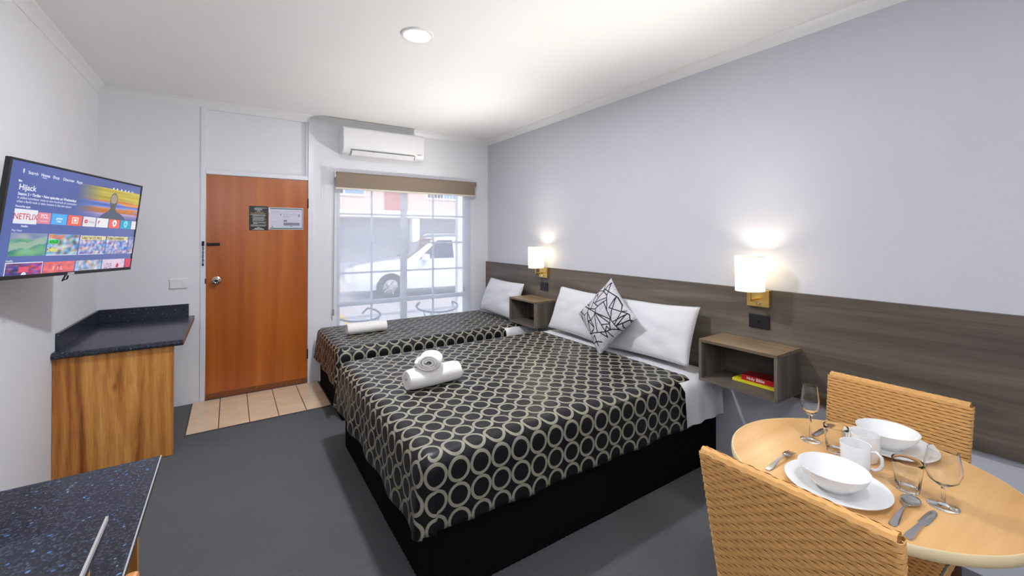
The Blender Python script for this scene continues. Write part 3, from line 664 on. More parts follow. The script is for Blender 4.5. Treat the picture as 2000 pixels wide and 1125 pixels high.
CSEG = [tuple(float(q) for q in w_.split(',')) for w_ in ("0.201,0.145,0.132,0.060 0.132,0.060,0.071,-0.052 0.071,-0.052,0.055,-0.125 0.201,0.145,0.015,0.082 0.134,0.134,0.183,0.003 0.117,0.122,0.130,0.062 0.079,0.159,0.119,0.124 0.077,0.156,0.055,0.109 0.061,0.139,-0.076,0.161 0.061,0.139,-0.047,0.084 -0.019,0.162,-0.073,0.107 -0.002,0.110,0.021,0.042 0.015,0.082,0.117,0.043 -0.012,0.041,0.106,0.026 0.083,0.031,0.071,-0.052 -0.110,0.181,-0.073,0.107 -0.073,0.159,-0.058,0.130 -0.073,0.107,-0.012,0.041 -0.073,0.107,-0.023,0.009 -0.163,0.164,-0.131,0.081 -0.126,0.179,-0.183,0.079 -0.131,0.081,-0.089,0.082 -0.131,0.081,-0.207,-0.020 -0.076,0.102,-0.169,-0.073 -0.089,0.082,-0.102,-0.071 -0.013,0.038,-0.023,0.009 -0.023,0.009,-0.094,-0.005 -0.023,0.009,0.051,-0.118 -0.023,0.009,0.032,-0.141 -0.032,0.016,-0.099,-0.120 -0.029,-0.001,-0.034,-0.163 0.183,0.003,0.096,-0.045 0.183,0.003,0.061,-0.116 0.185,-0.006,0.183,-0.087 0.183,-0.087,0.154,-0.129 0.096,-0.045,0.154,-0.129 0.154,-0.129,0.182,-0.169 0.154,-0.129,0.186,-0.147 0.149,-0.136,0.060,-0.172 0.055,-0.125,0.057,-0.218 0.063,-0.150,0.183,-0.173 0.061,-0.187,0.177,-0.171 0.061,-0.187,0.169,-0.216 0.188,-0.188,0.148,-0.246 0.169,-0.216,0.187,-0.256 0.049,-0.120,0.007,-0.177 -0.032,-0.104,0.028,-0.145 -0.116,0.010,-0.094,-0.005 -0.120,0.003,-0.102,-0.071 -0.172,-0.071,-0.112,-0.074 -0.201,-0.025,-0.169,-0.073 -0.169,-0.073,-0.035,-0.166 -0.035,-0.166,0.010,-0.179 0.010,-0.179,0.058,-0.215 -0.035,-0.166,-0.002,-0.141 -0.002,-0.141,0.004,-0.181 -0.034,-0.163,-0.056,-0.197 -0.113,-0.076,-0.216,-0.106 -0.132,-0.118,-0.231,-0.144 -0.132,-0.118,-0.151,-0.162 -0.151,-0.162,-0.119,-0.191 -0.199,-0.148,-0.151,-0.162 -0.202,-0.146,-0.219,-0.173 -0.151,-0.162,-0.162,-0.191 -0.079,-0.143,-0.057,-0.192 -0.023,-0.172,-0.021,-0.212 0.106,-0.204,0.075,-0.232 -0.166,0.159,-0.207,-0.020 0.152,0.161,0.117,0.122 0.182,-0.169,0.188,-0.188").split()]
def cushion_mat():
    m = N('grey_cushion_with_black_lines'); at = m.n('Attribute'); at.attribute_name = 'Col'
    g_ = m.noise(m.coords(scale=(9, 120, 1)), 3, 3); sr = m.n('SeparateColor'); m.l(at.outputs['Color'], sr.inputs[0])
    return m.col(m.mix(m.ramp(sr.outputs[0], [(.35, (0, 0, 0)), (.65, (255, 255, 255))]), m.ramp(g_, [(.3, (150, 147, 154)), (.7, (220, 216, 220))]), (14, 13, 17))).set(rough=.7).m
M_cush = cushion_mat()
cm = pillow('cushion', .43, .43, .15, M_cush, .09, n=130, seed=13, crease=.008)
at = cm.color_attributes.new('Col', 'FLOAT_COLOR', 'POINT')
for v_ in cm.vertices:
    x, y = v_.co.x, v_.co.y-.022; best = 1
    for x0, y0, x1, y1 in CSEG:
        if min(x0, x1)-.008 > x or max(x0, x1)+.008 < x or min(y0, y1)-.008 > y or max(y0, y1)+.008 < y: continue
        dx, dy = x1-x0, y1-y0; t_ = max(0, min(1, ((x-x0)*dx+(y-y0)*dy)/(dx*dx+dy*dy))); best = min(best, math.hypot(x-x0-t_*dx, y-y0-t_*dy))
    k_ = max(0, min(1, (.0066-best)/.005)); at.data[v_.index].color = (k_, k_, k_, 1)
o = obj('cushion', cm, M_cush); tag(o, 'grey square cushion with black crossing lines standing on its corner', 'cushion')
lean(o, (2.335, 2.325, .618), .27, 19, PI/4+.10)

def towel(name, R0, L, turns, mat, label, loc, rz, tilt=0, seed=0, group=None, squash=.86):
    n = 26*turns; th = R0/(turns+.6)*.82; pts = []
    for i in range(n+1):
        a = 2*PI*i/26; r = R0*(.16+.84*i/n); pts.append((r*math.cos(a), r*math.sin(a)*squash, a, r))
    g = G(); m = 22; vs = []
    for k in range(m+1):
        x = L*(k/m-.5); endr = 1-.10*max(0, abs(2*k/m-1)-.8)/.2
        for (a, b, ang, r) in pts:
            f_ = endr*(1+.05*nz(x*12, ang*.5, seed)); xx_ = x*(1+.02*nz(ang, seed, 1))
            for s in (0, 1):
                q = (r+s*th)/r; vs.append((xx_, a*q*f_, b*q*f_))
    w_ = 2*len(pts)
    fs = []
    for k in range(m):
        for i in range(n):
            a = k*w_+2*i
            fs += [(a, a+2, a+2+w_, a+w_), (a+1, a+1+w_, a+3+w_, a+3)]
        for i in (0, n):
            a = k*w_+2*i; fs.append((a, a+w_, a+w_+1, a+1))
    for k in (0, m):
        for i in range(n):
            a = k*w_+2*i; fs.append((a, a+1, a+3, a+2))
    o = g.add(vs, fs).build(name, mat, smooth=1.2)
    zmin = min(v[2] for v in vs); o.location = (loc[0], loc[1], loc[2]-zmin); o.rotation_euler = (0, tilt, rz)
    return tag(o, label, 'towel', group)
towel('rolled_towel', .063, .335, 4, M_terry, 'white bath towel rolled up on the double bed', (1.012, 2.372, .604), .05, seed=2)
towel('rolled_face_cloth', .066, .13, 3, M_terry, 'small white face cloth rolled on top of the bath towel', (.985, 2.355, .712), 1.05, seed=6, squash=.66)
towel('rolled_towel', .056, .36, 4, M_terry, 'white bath towel rolled up on the single bed by the window', (1.075, 4.09, .578), -.03, seed=4)

# ------------------------------------------------------------------ headboard, bedside boxes, lamps, sockets
hb = thing('headboard', 'long grey brown timber headboard panel fixed along the wall', 'headboard', (RW, 0, 0))
for a, b in ((-.70, FW-.002),): G().box(-.030, -.001, a, b, .556, 1.163).build('panel_board', M_hb, hb, bevel=.001)
HX = RW-.030
def bedside(y0, y1, label):
    t = thing('bedside_shelf', label, 'shelf', (HX, (y0+y1)/2, .592), group='open box bedside shelves'); h = (y1-y0)/2; H = .258; D = -.281; k = .018
    top_m = M_beech_top
    G().box(D, -.001, -h, h, H-k, H).build('top_board', top_m, t, bevel=.001); G().box(D, -.001, -h, h, 0, k).build('bottom_board', M_hb, t, bevel=.001)
    for a in (-h, h-k): G().box(D, -.001, a, a+k, k, H-k).build('side_board', M_hbv, t, bevel=.001)
    G().box(-.014, -.001, -h+k, h-k, k, H-k).build('back_board', M_hb, t)
    return t
M_beech_top = wood('worn_oak_top', ((104, 91, 75), (130, 115, 96), (150, 135, 114)), 1, 9, .06, .4, .4, .05, .8, .5)
bedside(1.102, 1.562, 'grey oak open bedside shelf beside the table, two books inside'); bedside(3.278, 3.732, 'empty grey oak open bedside shelf between the two beds')
bk = thing('book', 'thin yellow book lying in the bedside shelf under the red book', 'book', (2.642, 1.278, .6105), .0)
M_yel = plain('yellow_cover', (226, 214, 40), .4); M_red = plain('red_cover', (176, 22, 30), .35); M_pap = plain('page_paper', (226, 218, 196), .8)
G().box(-.066, .066, -.138, .138, 0, .002).build('cover', M_yel, bk); G().box(-.066, .066, -.138, .138, .013, .015).build('cover', M_yel, bk); G().box(-.066, -.064, -.138, .138, .002, .013).build('spine', M_yel, bk); G().box(-.063, .063, -.135, .135, .002, .013).build('pages', M_pap, bk)
bk = thing('book', 'red holy bible lying on the yellow book in the bedside shelf', 'book', (2.648, 1.262, .6262), .05)
G().box(-.058, .058, -.105, .105, 0, .002).build('cover', M_red, bk); G().box(-.058, .058, -.105, .105, .029, .031).build('cover', M_red, bk); G().box(-.0595, -.057, -.105, .105, .0, .031).build('spine', M_red, bk, bevel=.001); G().box(-.055, .055, -.102, .102, .002, .029).build('pages', M_pap, bk)
vs, fs = text_geo('Holy Bible', .024, 'LEFT', .0004)
g = G().add([(-.0602, .075-a, .009+b) for a, b, _ in vs], fs); g.build('lettering', plain('white_print', (235, 230, 226), .5), bk)

M_bind = plain('cream_binding', (226, 218, 200), .6)
def wall_lamp(y, label):
    t = thing('wall_lamp', label, 'lamp', (HX, y, 1.06), group='brass bedside wall lamps')
    G().box(-.030, -.001, -.066, .066, .0, .104).build('back_plate', M_brass, t, bevel=.002)
    G().box(-.122, -.028, -.008, .008, .040, .056).box(-.130, -.114, -.008, .008, .040, .118).build('arm', M_brass, t, bevel=.002)
    n = 48; prof = [(.080, .103), (.080, .314), (.0785, .314), (.0785, .103), (.080, .103)]
    G().lathe(prof, n, (-.120, 0, 0)).build('lamp_shade', M_shade, t, smooth=.7)
    for z in (.104, .313): G().lathe([(.0785, z-.002), (.081, z-.002), (.081, z+.002), (.0785, z+.002), (.0785, z-.002)], n, (-.120, 0, 0)).build('shade_hoop', M_bind, t, smooth=.5)
    G().lathe([(.014, .112), (.014, .150), (0, .150)], 16, (-.120, 0, 0)).build('bulb_holder', M_acw, t, smooth=.7)
    G().lathe([(0, .150), (.010, .151), (.014, .156), (.016, .162), (.012, .167), (.006, .170), (0, .171)], 20, (-.120, 0, 0)).build('bulb', M_bulb, t, smooth=3.2)
    G().tube([(-.030, -.012, .024), (-.042, -.012, .024)], .007, 12).tube([(-.042, -.012, .024), (-.052, -.012, .016)], .004, 8).build('toggle_switch', M_chrome, t, smooth=.8)
    l = bpy.data.lights.new('bulb_light', 'POINT'); l.energy = P_LAMP; l.color = (1, .87, .66); l.shadow_soft_size = .028
    o = bpy.data.objects.new('bulb_light', l); COL.objects.link(o); o.parent = t; o.location = (-.120, 0, .250)
    for nm, e, size, tilt in (('ceiling_fill_low', P_UP, 166, 87), ('ceiling_fill_high', P_UP*.26, 150, 46)):  # two extra spots added inside the shade to lift the ceiling brightness
        l = bpy.data.lights.new(nm, 'SPOT'); l.energy = e; l.color = (1, .97, .92); l.shadow_soft_size = .03; l.spot_size = math.radians(size); l.spot_blend = 1.0
        o = bpy.data.objects.new(nm, l); COL.objects.link(o); o.parent = t; o.location = (-.120, 0, .292); o.rotation_euler = (0, math.radians(180-tilt), 0)
wall_lamp(1.326, 'lit brass wall lamp with cream shade above the shelf holding books'); wall_lamp(3.472, 'lit brass wall lamp with cream shade between the two beds')
def socket(y, w, label, usb):
    t = thing('power_socket', label, 'socket', (HX, y, .966)); h = w/2
    G().box(-.011, -.0005, -h, h, -.042, .042).build('cover_plate', M_black, t, bevel=.004, seg=3)
    if usb: G().box(-.0125, -.010, -.010, .010, -.008, .008).build('rocker', M_blackm, t, bevel=.002)
    else:
        for s in (-1, 1): G().box(-.0135, -.010, s*.030-.010, s*.030+.010, .008, .030).build('rocker', M_blackm, t, bevel=.002)
        for s in (-1, 1): G().box(-.0118, -.0108, s*.030-.004, s*.030+.004, -.026, -.006).build('pin_slot', plain('slot', (6, 6, 6), .8), t)
socket(1.329, .122, 'black socket plate under the lamp above the shelf holding books', True); socket(3.486, .126, 'black socket plate under the lamp between the two beds', False)

# ------------------------------------------------------------------ dining table
TC, TZ, TR = (1.722, .515), .740, .380
tb = thing('round_table', 'round beech table with pale edge set for two', 'table', (TC[0], TC[1], 0))
G().lathe([(0, TZ-.028), (TR-.004, TZ-.028), (TR-.004, TZ-.0004), (TR-.006, TZ), (0, TZ)], 128).build('tabletop', M_beech, tb, smooth=.5)
G().lathe([(TR-.004, TZ-.030), (TR-.001, TZ-.030), (TR+.002, TZ-.026), (TR+.003, TZ-.016), (TR+.002, TZ-.004), (TR-.001, TZ-.0006), (TR-.004, TZ-.0006), (TR-.004, TZ-.030)], 128).build('edge_strip', M_beech_edge, tb, smooth=.7)
G().lathe([(.10, TZ-.034), (.10, TZ-.029), (.035, TZ-.040), (.032, .07), (.034, .05), (0, .05)], 32).build('pedestal', M_blackm, tb, smooth=.6)
for k in range(4):
    a = k*PI/2+PI/4; G().tube([(0, 0, .055), (.16*math.cos(a), .16*math.sin(a), .045), (.27*math.cos(a), .27*math.sin(a), .018)], [.026, .022, .016], 10).build('foot', M_blackm, tb, smooth=.8)

# ------------------------------------------------------------------ woven chairs
def ribbon_loop(g, pts, nrm, z0, h, phase, pitch, amp=.0022, th=.0016):
    """closed ribbon through pts (x,y) with outward normals; weaves in and out"""
    n = len(pts); vs = []; s = 0
    for i in range(n):
        if i: s += math.dist(pts[i], pts[i-1])
        o = amp*math.cos(2*PI*s/pitch+phase)*(.2+.8*abs(nrm[i][0])**2)
        for dz, dn in ((-h/2, -th), (-h/2+.001, 0), (h/2-.001, 0), (h/2, -th)):
            vs.append((pts[i][0]+nrm[i][0]*(o+dn), pts[i][1]+nrm[i][1]*(o+dn), z0+dz))
    fs = [(i*4+k, ((i+1) % n)*4+k, ((i+1) % n)*4+k+1, i*4+k+1) for i in range(n) for k in range(3)]
    return vs, fs
def rrect(w, t, r, step):
    """rounded rectangle outline (x thickness t, y width w), points and normals"""
    P = []; Nn = []
    def line(a, b, nn):
        L = math.dist(a, b); m = max(1, round(L/step))
        for i in range(m): P.append((a[0]+(b[0]-a[0])*i/m, a[1]+(b[1]-a[1])*i/m)); Nn.append(nn)
    def arc(cx, cy, a0):
        for i in range(4):
            a = a0+PI/2*i/4; P.append((cx+r*math.cos(a), cy+r*math.sin(a))); Nn.append((math.cos(a), math.sin(a)))
    hx, hy = t/2, w/2
    line((hx, -hy+r), (hx, hy-r), (1, 0)); arc(hx-r, hy-r, 0); line((hx-r, hy), (-hx+r, hy), (0, 1)); arc(-hx+r, hy-r, PI/2)
    line((-hx, hy-r), (-hx, -hy+r), (-1, 0)); arc(-hx+r, -hy+r, PI); line((-hx+r, -hy), (hx-r, -hy), (0, -1)); arc(hx-r, -hy+r, 1.5*PI)
    return P, Nn
def woven(g, w, t, z0, z1, shear, rowh=.0120, pitch=.040, taper=0):
    n = int((z1-z0)/rowh)
    for i in range(n):
        z = z0+rowh*(i+.5); k = (z-z0)/(z1-z0); P, Nn = rrect(w*(1-taper*(1-k)), t, .012, .0055)
        vs, fs = ribbon_loop(g, P, Nn, z, rowh*.90, (i % 2)*PI + (i//2 % 2)*0, pitch)
        g.add([(x+shear(z), y, zz) for x, y, zz in vs], fs)
def top_rows(g, w, t, z, x0, pitch=.044):
    """strands wrapped along the top edge"""
    rows = 4
    for i in range(rows):
        a = PI*(i+.5)/rows; nx, nzv = math.cos(a), math.sin(a); cx, cz = x0+nx*t/2*.92, z-.010+nzv*.013
        m = int(w/.0055); vs = []
        tx, tz = -nzv, nx; hh = .0062
        for j in range(m+1):
            y = -w/2+.010+(w-.020)*j/m; o = .0012*math.cos(2*PI*y/pitch+(i % 2)*PI)
            for q, dn in ((-hh, -.0016), (-hh+.001, 0), (hh-.001, 0), (hh, -.0016)): vs.append((cx+tx*q+nx*(o+dn), y, cz+tz*q+nzv*(o+dn)))
        g.add(vs, [(j*4+k, (j+1)*4+k, (j+1)*4+k+1, j*4+k+1) for j in range(m) for k in range(3)])
def wicker_chair(label, loc, rz):
    t = thing('wicker_chair', label, 'chair', loc, rz, 'wicker dining chairs')
    W, T_, Z1, Zs = .456, .036, .872, .440
    sh = lambda z: -.232-.085*(z-Zs)/(Z1-Zs)
    c = G(); n = 6; e = .006
    ring = [[(sh(z)+sx*(T_/2-e), sy*(W*(1-.06*(1-(z-.40)/(Z1-.40)))/2-e), z) for sx, sy in ((-1, -1), (1, -1), (1, 1), (-1, 1))] for z in (.40, Z1-.004)]
    c.add(ring[0]+ring[1], [(3, 2, 1, 0), (4, 5, 6, 7), (0, 1, 5, 4), (1, 2, 6, 5), (2, 3, 7, 6), (3, 0, 4, 7)])
    bk_ = c.build('backrest', M_wickd, t, bevel=.008)
    g = G(); woven(g, W, T_, .40, Z1, sh, taper=.06); top_rows(g, W, T_, Z1+.006, sh(Z1)); tag(g.build('woven_strands', M_wick, bk_, smooth=.9), kind='stuff')
    st = G().box(-.205, .215, -.21, .21, .405, .437).build('seat', M_wickd, t, bevel=.012)
    g = G(); woven(g, .44, .44, .392, .440, lambda z: .005)
    for i in range(38):       # strands across the seat
        x = -.205+.0112*i; m = 80; vs = []
        for j in range(m+1):
            y = -.216+.432*j/m; z = .4405+.0020*math.cos(2*PI*y/.044+(i % 2)*PI)
            for q, d in ((-.0054, -.0016), (-.0044, 0), (.0044, 0), (.0054, -.0016)): vs.append((x+q, y, z+d))
        g.add(vs, [(j*4+k, (j+1)*4+k, (j+1)*4+k+1, j*4+k+1) for j in range(m) for k in range(3)])
    tag(g.build('woven_strands', M_wick, st, smooth=.9), kind='stuff')
    for x, y, dx in ((.19, .19, .02), (.19, -.19, .02), (-.20, .19, -.05), (-.20, -.19, -.05)):
        G().tube([(x, y, .405), (x+dx, y*1.03, .003)], [.018, .014], 12).build('leg', M_brown, t, smooth=.8)
    return t
wicker_chair('woven honey wicker chair seen from behind in front of the table', (1.475, .505, 0), 0)
wicker_chair('woven honey wicker chair against the headboard behind the table', (1.960, .578, 0), PI)

# ------------------------------------------------------------------ tableware
z = TZ+.0004
def plate(x, y, label):
    o = G().lathe([(0, .003), (.070, .003), (.078, 0), (.082, .001), (.088, .006), (.130, .016), (.1305, .0185), (.127, .0185), (.086, .0095), (.078, .007), (0, .0065)], 72).build('dinner_plate', M_porc, smooth=1.0, loc=(x, y, z)); tag(o, label, 'plate', 'white dinner plates')
def bowl(x, y, label):
    o = G().lathe([(0, .004), (.034, .003), (.036, 0), (.040, 0), (.042, .005), (.062, .018), (.080, .040), (.088, .058), (.0885, .060), (.0865, .060), (.076, .041), (.058, .022), (.036, .010), (0, .008)], 72).build('bowl', M_porc, smooth=1.0, loc=(x, y, z+.0075)); tag(o, label, 'bowl', 'white porcelain bowls')
def mug(x, y, a, label):
    t = thing('mug', label, 'mug', (x, y, z), a, 'white porcelain mugs')
    G().lathe([(0, .003), (.026, .003), (.027, 0), (.031, 0), (.035, .006), (.0385, .03), (.0405, .088), (.040, .0895), (.038, .089), (.036, .03), (.032, .010), (0, .008)], 48).build('cup', M_porc, t, smooth=.9)
    G().tube([(.0375, 0, .074), (.052, 0, .078), (.064, 0, .066), (.066, 0, .048), (.060, 0, .030), (.048, 0, .021), (.0365, 0, .022)], .0052, 10).build('handle', M_porc, t, smooth=3.2)
plate(1.518, .520, 'white dinner plate in front of the near wicker chair'); bowl(1.500, .520, 'white bowl on the plate nearer the viewer')
plate(1.962, .512, 'white dinner plate on the headboard side of the table'); bowl(1.955, .515, 'white bowl on the far plate by the headboard chair')
mug(1.678, .522, -PI/2+.15, 'white mug nearer the viewer with its handle towards the tumbler'); mug(1.790, .530, 1.25, 'white mug behind, between the tumbler and the far bowl')
def tumbler(x, y, label):
    f = lambda a, r, zz: r*(1+.022*math.cos(9*a)*max(0, min(1, (.088-zz)/.05)))
    o = G().lathe([(0, .002), (.022, .001), (.0245, 0), (.026, .004), (.0285, .02), (.033, .06), (.0355, .080), (.0365, .0895), (.0360, .0905), (.0353, .0895), (.0341, .080), (.0315, .060), (.0270, .022), (.0235, .014), (0, .012)], 72, fn=f).build('glass_tumbler', M_glass, smooth=1.0, loc=(x, y, z)); tag(o, label, 'tumbler', 'faceted glass tumblers')
tumbler(1.678, .396, 'faceted clear tumbler beside the spoon and the near mug'); tumbler(1.770, .606, 'faceted clear tumbler behind the near bowl, beside the tall wine glass')
def goblet(x, y, prof, label):
    o = G().lathe(prof, 56).build('wine_glass', M_glass, smooth=1.0, loc=(x, y, z)); tag(o, label, 'wine glass', 'stemmed wine glasses')
goblet(1.665, .318, [(0, 0), (.033, 0), (.034, .0015), (.030, .003), (.010, .007), (.0045, .014), (.0040, .045), (.006, .056), (.016, .062), (.032, .076), (.0395, .098), (.0395, .116), (.034, .148), (.0322, .157), (.0314, .157), (.0330, .147), (.0383, .116), (.0383, .099), (.031, .0785), (.016, .065), (0, .062)], 'round bowled wine glass at the right, beside the knife')
goblet(1.790, .692, [(0, 0), (.031, 0), (.032, .0015), (.028, .003), (.009, .007), (.0042, .014), (.0038, .082), (.006, .092), (.014, .099), (.024, .112), (.0285, .132), (.0285, .150), (.025, .180), (.0228, .202), (.0220, .202), (.0240, .180), (.0273, .150), (.0273, .133), (.0228, .114), (.013, .102), (0, .099)], 'tall slim wine glass standing at the far side of the table')
def outline(pts, thick, bend):
    """flat cutlery: pts (s, halfwidth) along x; bend(s) gives height"""
    g = G(); vs = []
    for s, h in pts:
        for sg in (-1, 1): vs += [(s, sg*h, bend(s)), (s, sg*h*.8, bend(s)+thick)]
    n = len(pts); fs = []
    for i in range(n-1):
        a, b = i*4, (i+1)*4; fs += [(a, b, b+2, a+2), (a+1, a+3, b+3, b+1), (a, a+1, b+1, b), (a+2, b+2, b+3, a+3)]
    fs += [(0, 2, 3, 1), ((n-1)*4, (n-1)*4+1, (n-1)*4+3, (n-1)*4+2)]; return g.add(vs, fs)
hp = [(0, .004), (.004, .008), (.02, .0095), (.05, .007), (.08, .0042), (.105, .0035), (.12, .0038)]
def fork(loc, rz, label):
    t = thing('fork', label, 'fork', loc, rz); bd = lambda s: .001+.010*max(0, math.sin(PI*min(1, max(0, (s-.03)/.16))))-(.004 if s > .15 else 0)*0
    outline(hp+[(.128, .006), (.136, .0115), (.146, .0125), (.150, .0125)], .0018, bd).build('handle', M_steel, t, smooth=.8)
    for k in range(4):
        y = -.0105+.007*k; G().tube([(.149, y, bd(.149)+.001), (.170, y, bd(.170)+.001), (.192, y, .003)], [.0024, .0021, .0010], 8).build('tine', M_steel, t, smooth=1)
def knife(loc, rz, label):
    t = thing('table_knife', label, 'knife', loc, rz); bd = lambda s: .0008
    outline([(0, .005), (.004, .009), (.02, .0105), (.05, .0085), (.085, .0065), (.095, .006)], .0042, bd).build('handle', M_steel, t, smooth=.8)
    outline([(.094, .0055), (.100, .0065), (.112, .0102), (.15, .0106), (.185, .0095), (.200, .006), (.206, .001)], .0016, lambda s: .0015).build('blade', M_steel, t, smooth=.8)
def spoon(loc, rz, label):
    t = thing('spoon', label, 'spoon', loc, rz); bd = lambda s: .001+.009*max(0, math.sin(PI*min(1, max(0, (s-.02)/.15))))
    outline(hp+[(.135, .005)], .0018, bd).build('handle', M_steel, t, smooth=.8)
    g = G(); n, m = 24, 6; vs = []
    for i in range(m+1):
        r = i/m
        for k in range(n):
            a = 2*PI*k/n; x = .165+.034*r*math.cos(a); y = .0215*r*math.sin(a)*(1+.10*math.cos(a)); vs.append((x, y, .0012+.0085*r*r))
    fs = [(i*n+k, i*n+(k+1) % n, (i+1)*n+(k+1) % n, (i+1)*n+k) for i in range(m) for k in range(n)]
    o = g.add(vs, fs).build('spoon_bowl', M_steel, t, smooth=3.2); md = o.modifiers.new('s', 'SOLIDIFY'); md.thickness = .0014; md.offset = 1
fork((1.445, .682, z), .03, 'steel fork at the left of the near plate'); spoon((1.440, .372, z), .01, 'steel soup spoon right of the near plate'); knife((1.408, .335, z), -.05, 'steel table knife beside the soup spoon')
knife((2.035, .700, z), PI, 'steel table knife behind the tall wine glass, blade showing')

# ------------------------------------------------------------------ chair at the desk (only its top shows)
wc = thing('timber_chair', 'birch timber chair tucked in at the desk, only its top showing', 'chair', (-.36, .72, 0))

# ------------------------------------------------------------------ outside the window
M_conc = plain('pale_concrete', (206, 202, 196), .9, var=.06, scale=1.5); M_yell = plain('yellow_line_paint', (240, 206, 60), .7)
def brickm():
    m = N('salmon_brick'); b = m.n('TexBrick'); b.inputs['Scale'].default_value = 1.0; b.inputs['Brick Width'].default_value = .24; b.inputs['Row Height'].default_value = .086; b.inputs['Mortar Size'].default_value = .010
    b.inputs['Color1'].default_value = rgba((214, 186, 176)); b.inputs['Color2'].default_value = rgba((202, 172, 160)); b.inputs['Mortar'].default_value = rgba((214, 200, 190))
    m.l(m.coords(rot=(PI/2, 0, 0)), b.inputs['Vector']); return m.col(b.outputs[0]).set(rough=.9).m
M_brick = brickm(); M_fasc = plain('white_fascia', (236, 236, 236), .5); M_garage = plain('grey_garage_render', (172, 174, 182), .8); M_dglass = plain('dark_glass', (44, 54, 70), .08); M_curt = plain('blue_curtain', (120, 164, 206), .8)  # garage wall is one even grey
gr = G().box(-6, 22, FW+.151, 34, -.30, -.20).build('ground', M_conc); tag(gr, 'pale concrete driveway outside the window', kind='structure')
for k in range(2): tag(G().box(1.25+.6*k, 1.37+.6*k, 7.2, 12.5, -.20, -.196).build('painted_line', M_yell), ['yellow parking line on the driveway nearer the metal chair', 'second yellow parking line on the driveway'][k], 'marking')
ab = thing('apartment_building', 'two storey brick motel block across the driveway with white balcony edge', 'building', (0, 17.5, -.2))
G().box(-4, 20, .0, 3, 0, 2.40).build('garage_wall', M_garage, ab)
G().box(-4, 20, -1.3, 3, 2.40, 2.66).build('balcony_slab', M_fasc, ab)
G().box(-4, 20, .25, 3, 2.66, 6.0).build('upper_wall', M_brick, ab)
for x in (-1.0, 2.6, 6.2, 9.8, 13.4): G().box(x-.15, x+.15, -1.25, -.95, 0, 2.40).build('carport_post', M_fasc, ab)
for x in (2.9, 7.2, 11.0):
    f = G().box(x, x+1.7, .19, .25, 3.3, 4.9).build('window_frame', M_fasc, ab); G().box(x+.08, x+.81, .17, .19, 3.38, 4.82).build('pane', M_dglass, f); G().box(x+.89, x+1.62, .17, .19, 3.38, 4.82).build('pane', M_curt, f)
for x in (5.4, 9.4): G().box(x, x+.95, .17, .25, 2.66, 4.75).build('unit_door', plain('red_brown_door', (170, 96, 82), .6), ab)
rail = G().box(6.5, 20, -1.25, -1.20, 3.62, 3.68).build('balcony_rail', M_fasc, ab)
for i in range(90): G().box(6.55+.14*i, 6.57+.14*i, -1.235, -1.215, 2.66, 3.62).build('baluster', M_fasc, rail)
# parked car
M_car = plain('white_car_paint', (232, 236, 242), .15, var=.005, coat=.6); M_tyre = plain('tyre_rubber', (24, 24, 26), .8)
car = thing('parked_car', 'white four wheel drive car parked on the driveway', 'car', (3.55, 11.75, -.20), -.10)
def loft(st):
    g = G(); vs = []
    for x, pr_ in st: vs += [(x, sy*y, zz) for sy, y, zz in [(-1, a, b) for a, b in pr_]+[(1, a, b) for a, b in reversed(pr_)]]
    n = 2*len(st[0][1]); m = len(st)
    fs = [(i*n+k, i*n+(k+1) % n, (i+1)*n+(k+1) % n, (i+1)*n+k) for i in range(m-1) for k in range(n)]+[tuple(range(n-1, -1, -1)), tuple(range((m-1)*n, m*n))]
    return g.add(vs, fs)
body = [(-.92, [(.62, .35), (.78, .50), (.74, .72), (.60, .80)]), (-.75, [(.78, .28), (.90, .50), (.86, .82), (.70, .90)]), (0, [(.84, .28), (.93, .55), (.90, .92), (.78, 1.0)]), (.55, [(.84, .28), (.94, .6), (.91, .98), (.84, 1.06)]), (3.2, [(.84, .28), (.94, .6), (.91, 1.0), (.86, 1.06)]), (3.75, [(.80, .34), (.90, .6), (.87, 1.0), (.8, 1.04)])]
cb = loft(body).build('body', M_car, car, smooth=.7)
cab = [(.45, [(.82, 1.02), (.80, 1.05)]), (1.25, [(.84, 1.02), (.64, 1.60)]), (1.6, [(.84, 1.02), (.64, 1.66)]), (3.1, [(.84, 1.02), (.64, 1.66)]), (3.7, [(.80, 1.02), (.68, 1.30)])]
loft(cab).build('cabin', M_car, car, smooth=.7)
def sidewin(xa, xb, xc, xd, s):
    def y(zz): return s*(.84-.20*(zz-1.02)/.64+.006)
    return G().quad((xa, y(1.07), 1.07), (xb, y(1.07), 1.07), (xc, y(1.56), 1.56), (xd, y(1.56), 1.56)).build('side_window', M_dglass, car)
for s in (-1, 1): sidewin(.78, 1.75, 1.75, 1.32, s); sidewin(1.83, 2.75, 2.75, 1.83, s); sidewin(2.83, 3.45, 3.25, 2.83, s)
G().quad((.50, -.72, 1.075), (.50, .72, 1.075), (1.22, .56, 1.59), (1.22, -.56, 1.59)).xf(Matrix.Translation((-.012, 0, .012))).build('windscreen', M_dglass, car)
for s in (-1, 1): G().tube([(1.3, s*.60, 1.69), (1.4, s*.60, 1.73), (3.0, s*.60, 1.73), (3.1, s*.60, 1.69)], .022, 8).build('roof_rail', M_chrome, car, smooth=.8)
for s in (-1, 1): G().box(.80, .98, s*1.02-.11, s*1.02+.11, 1.02, 1.20).build('wing_mirror', M_car, car, bevel=.04, seg=3)
for s in (-1, 1): G().box(-.90, -.60, s*.70-.12, s*.70+.12, .70, .82).build('headlight', M_acw, car, bevel=.03)
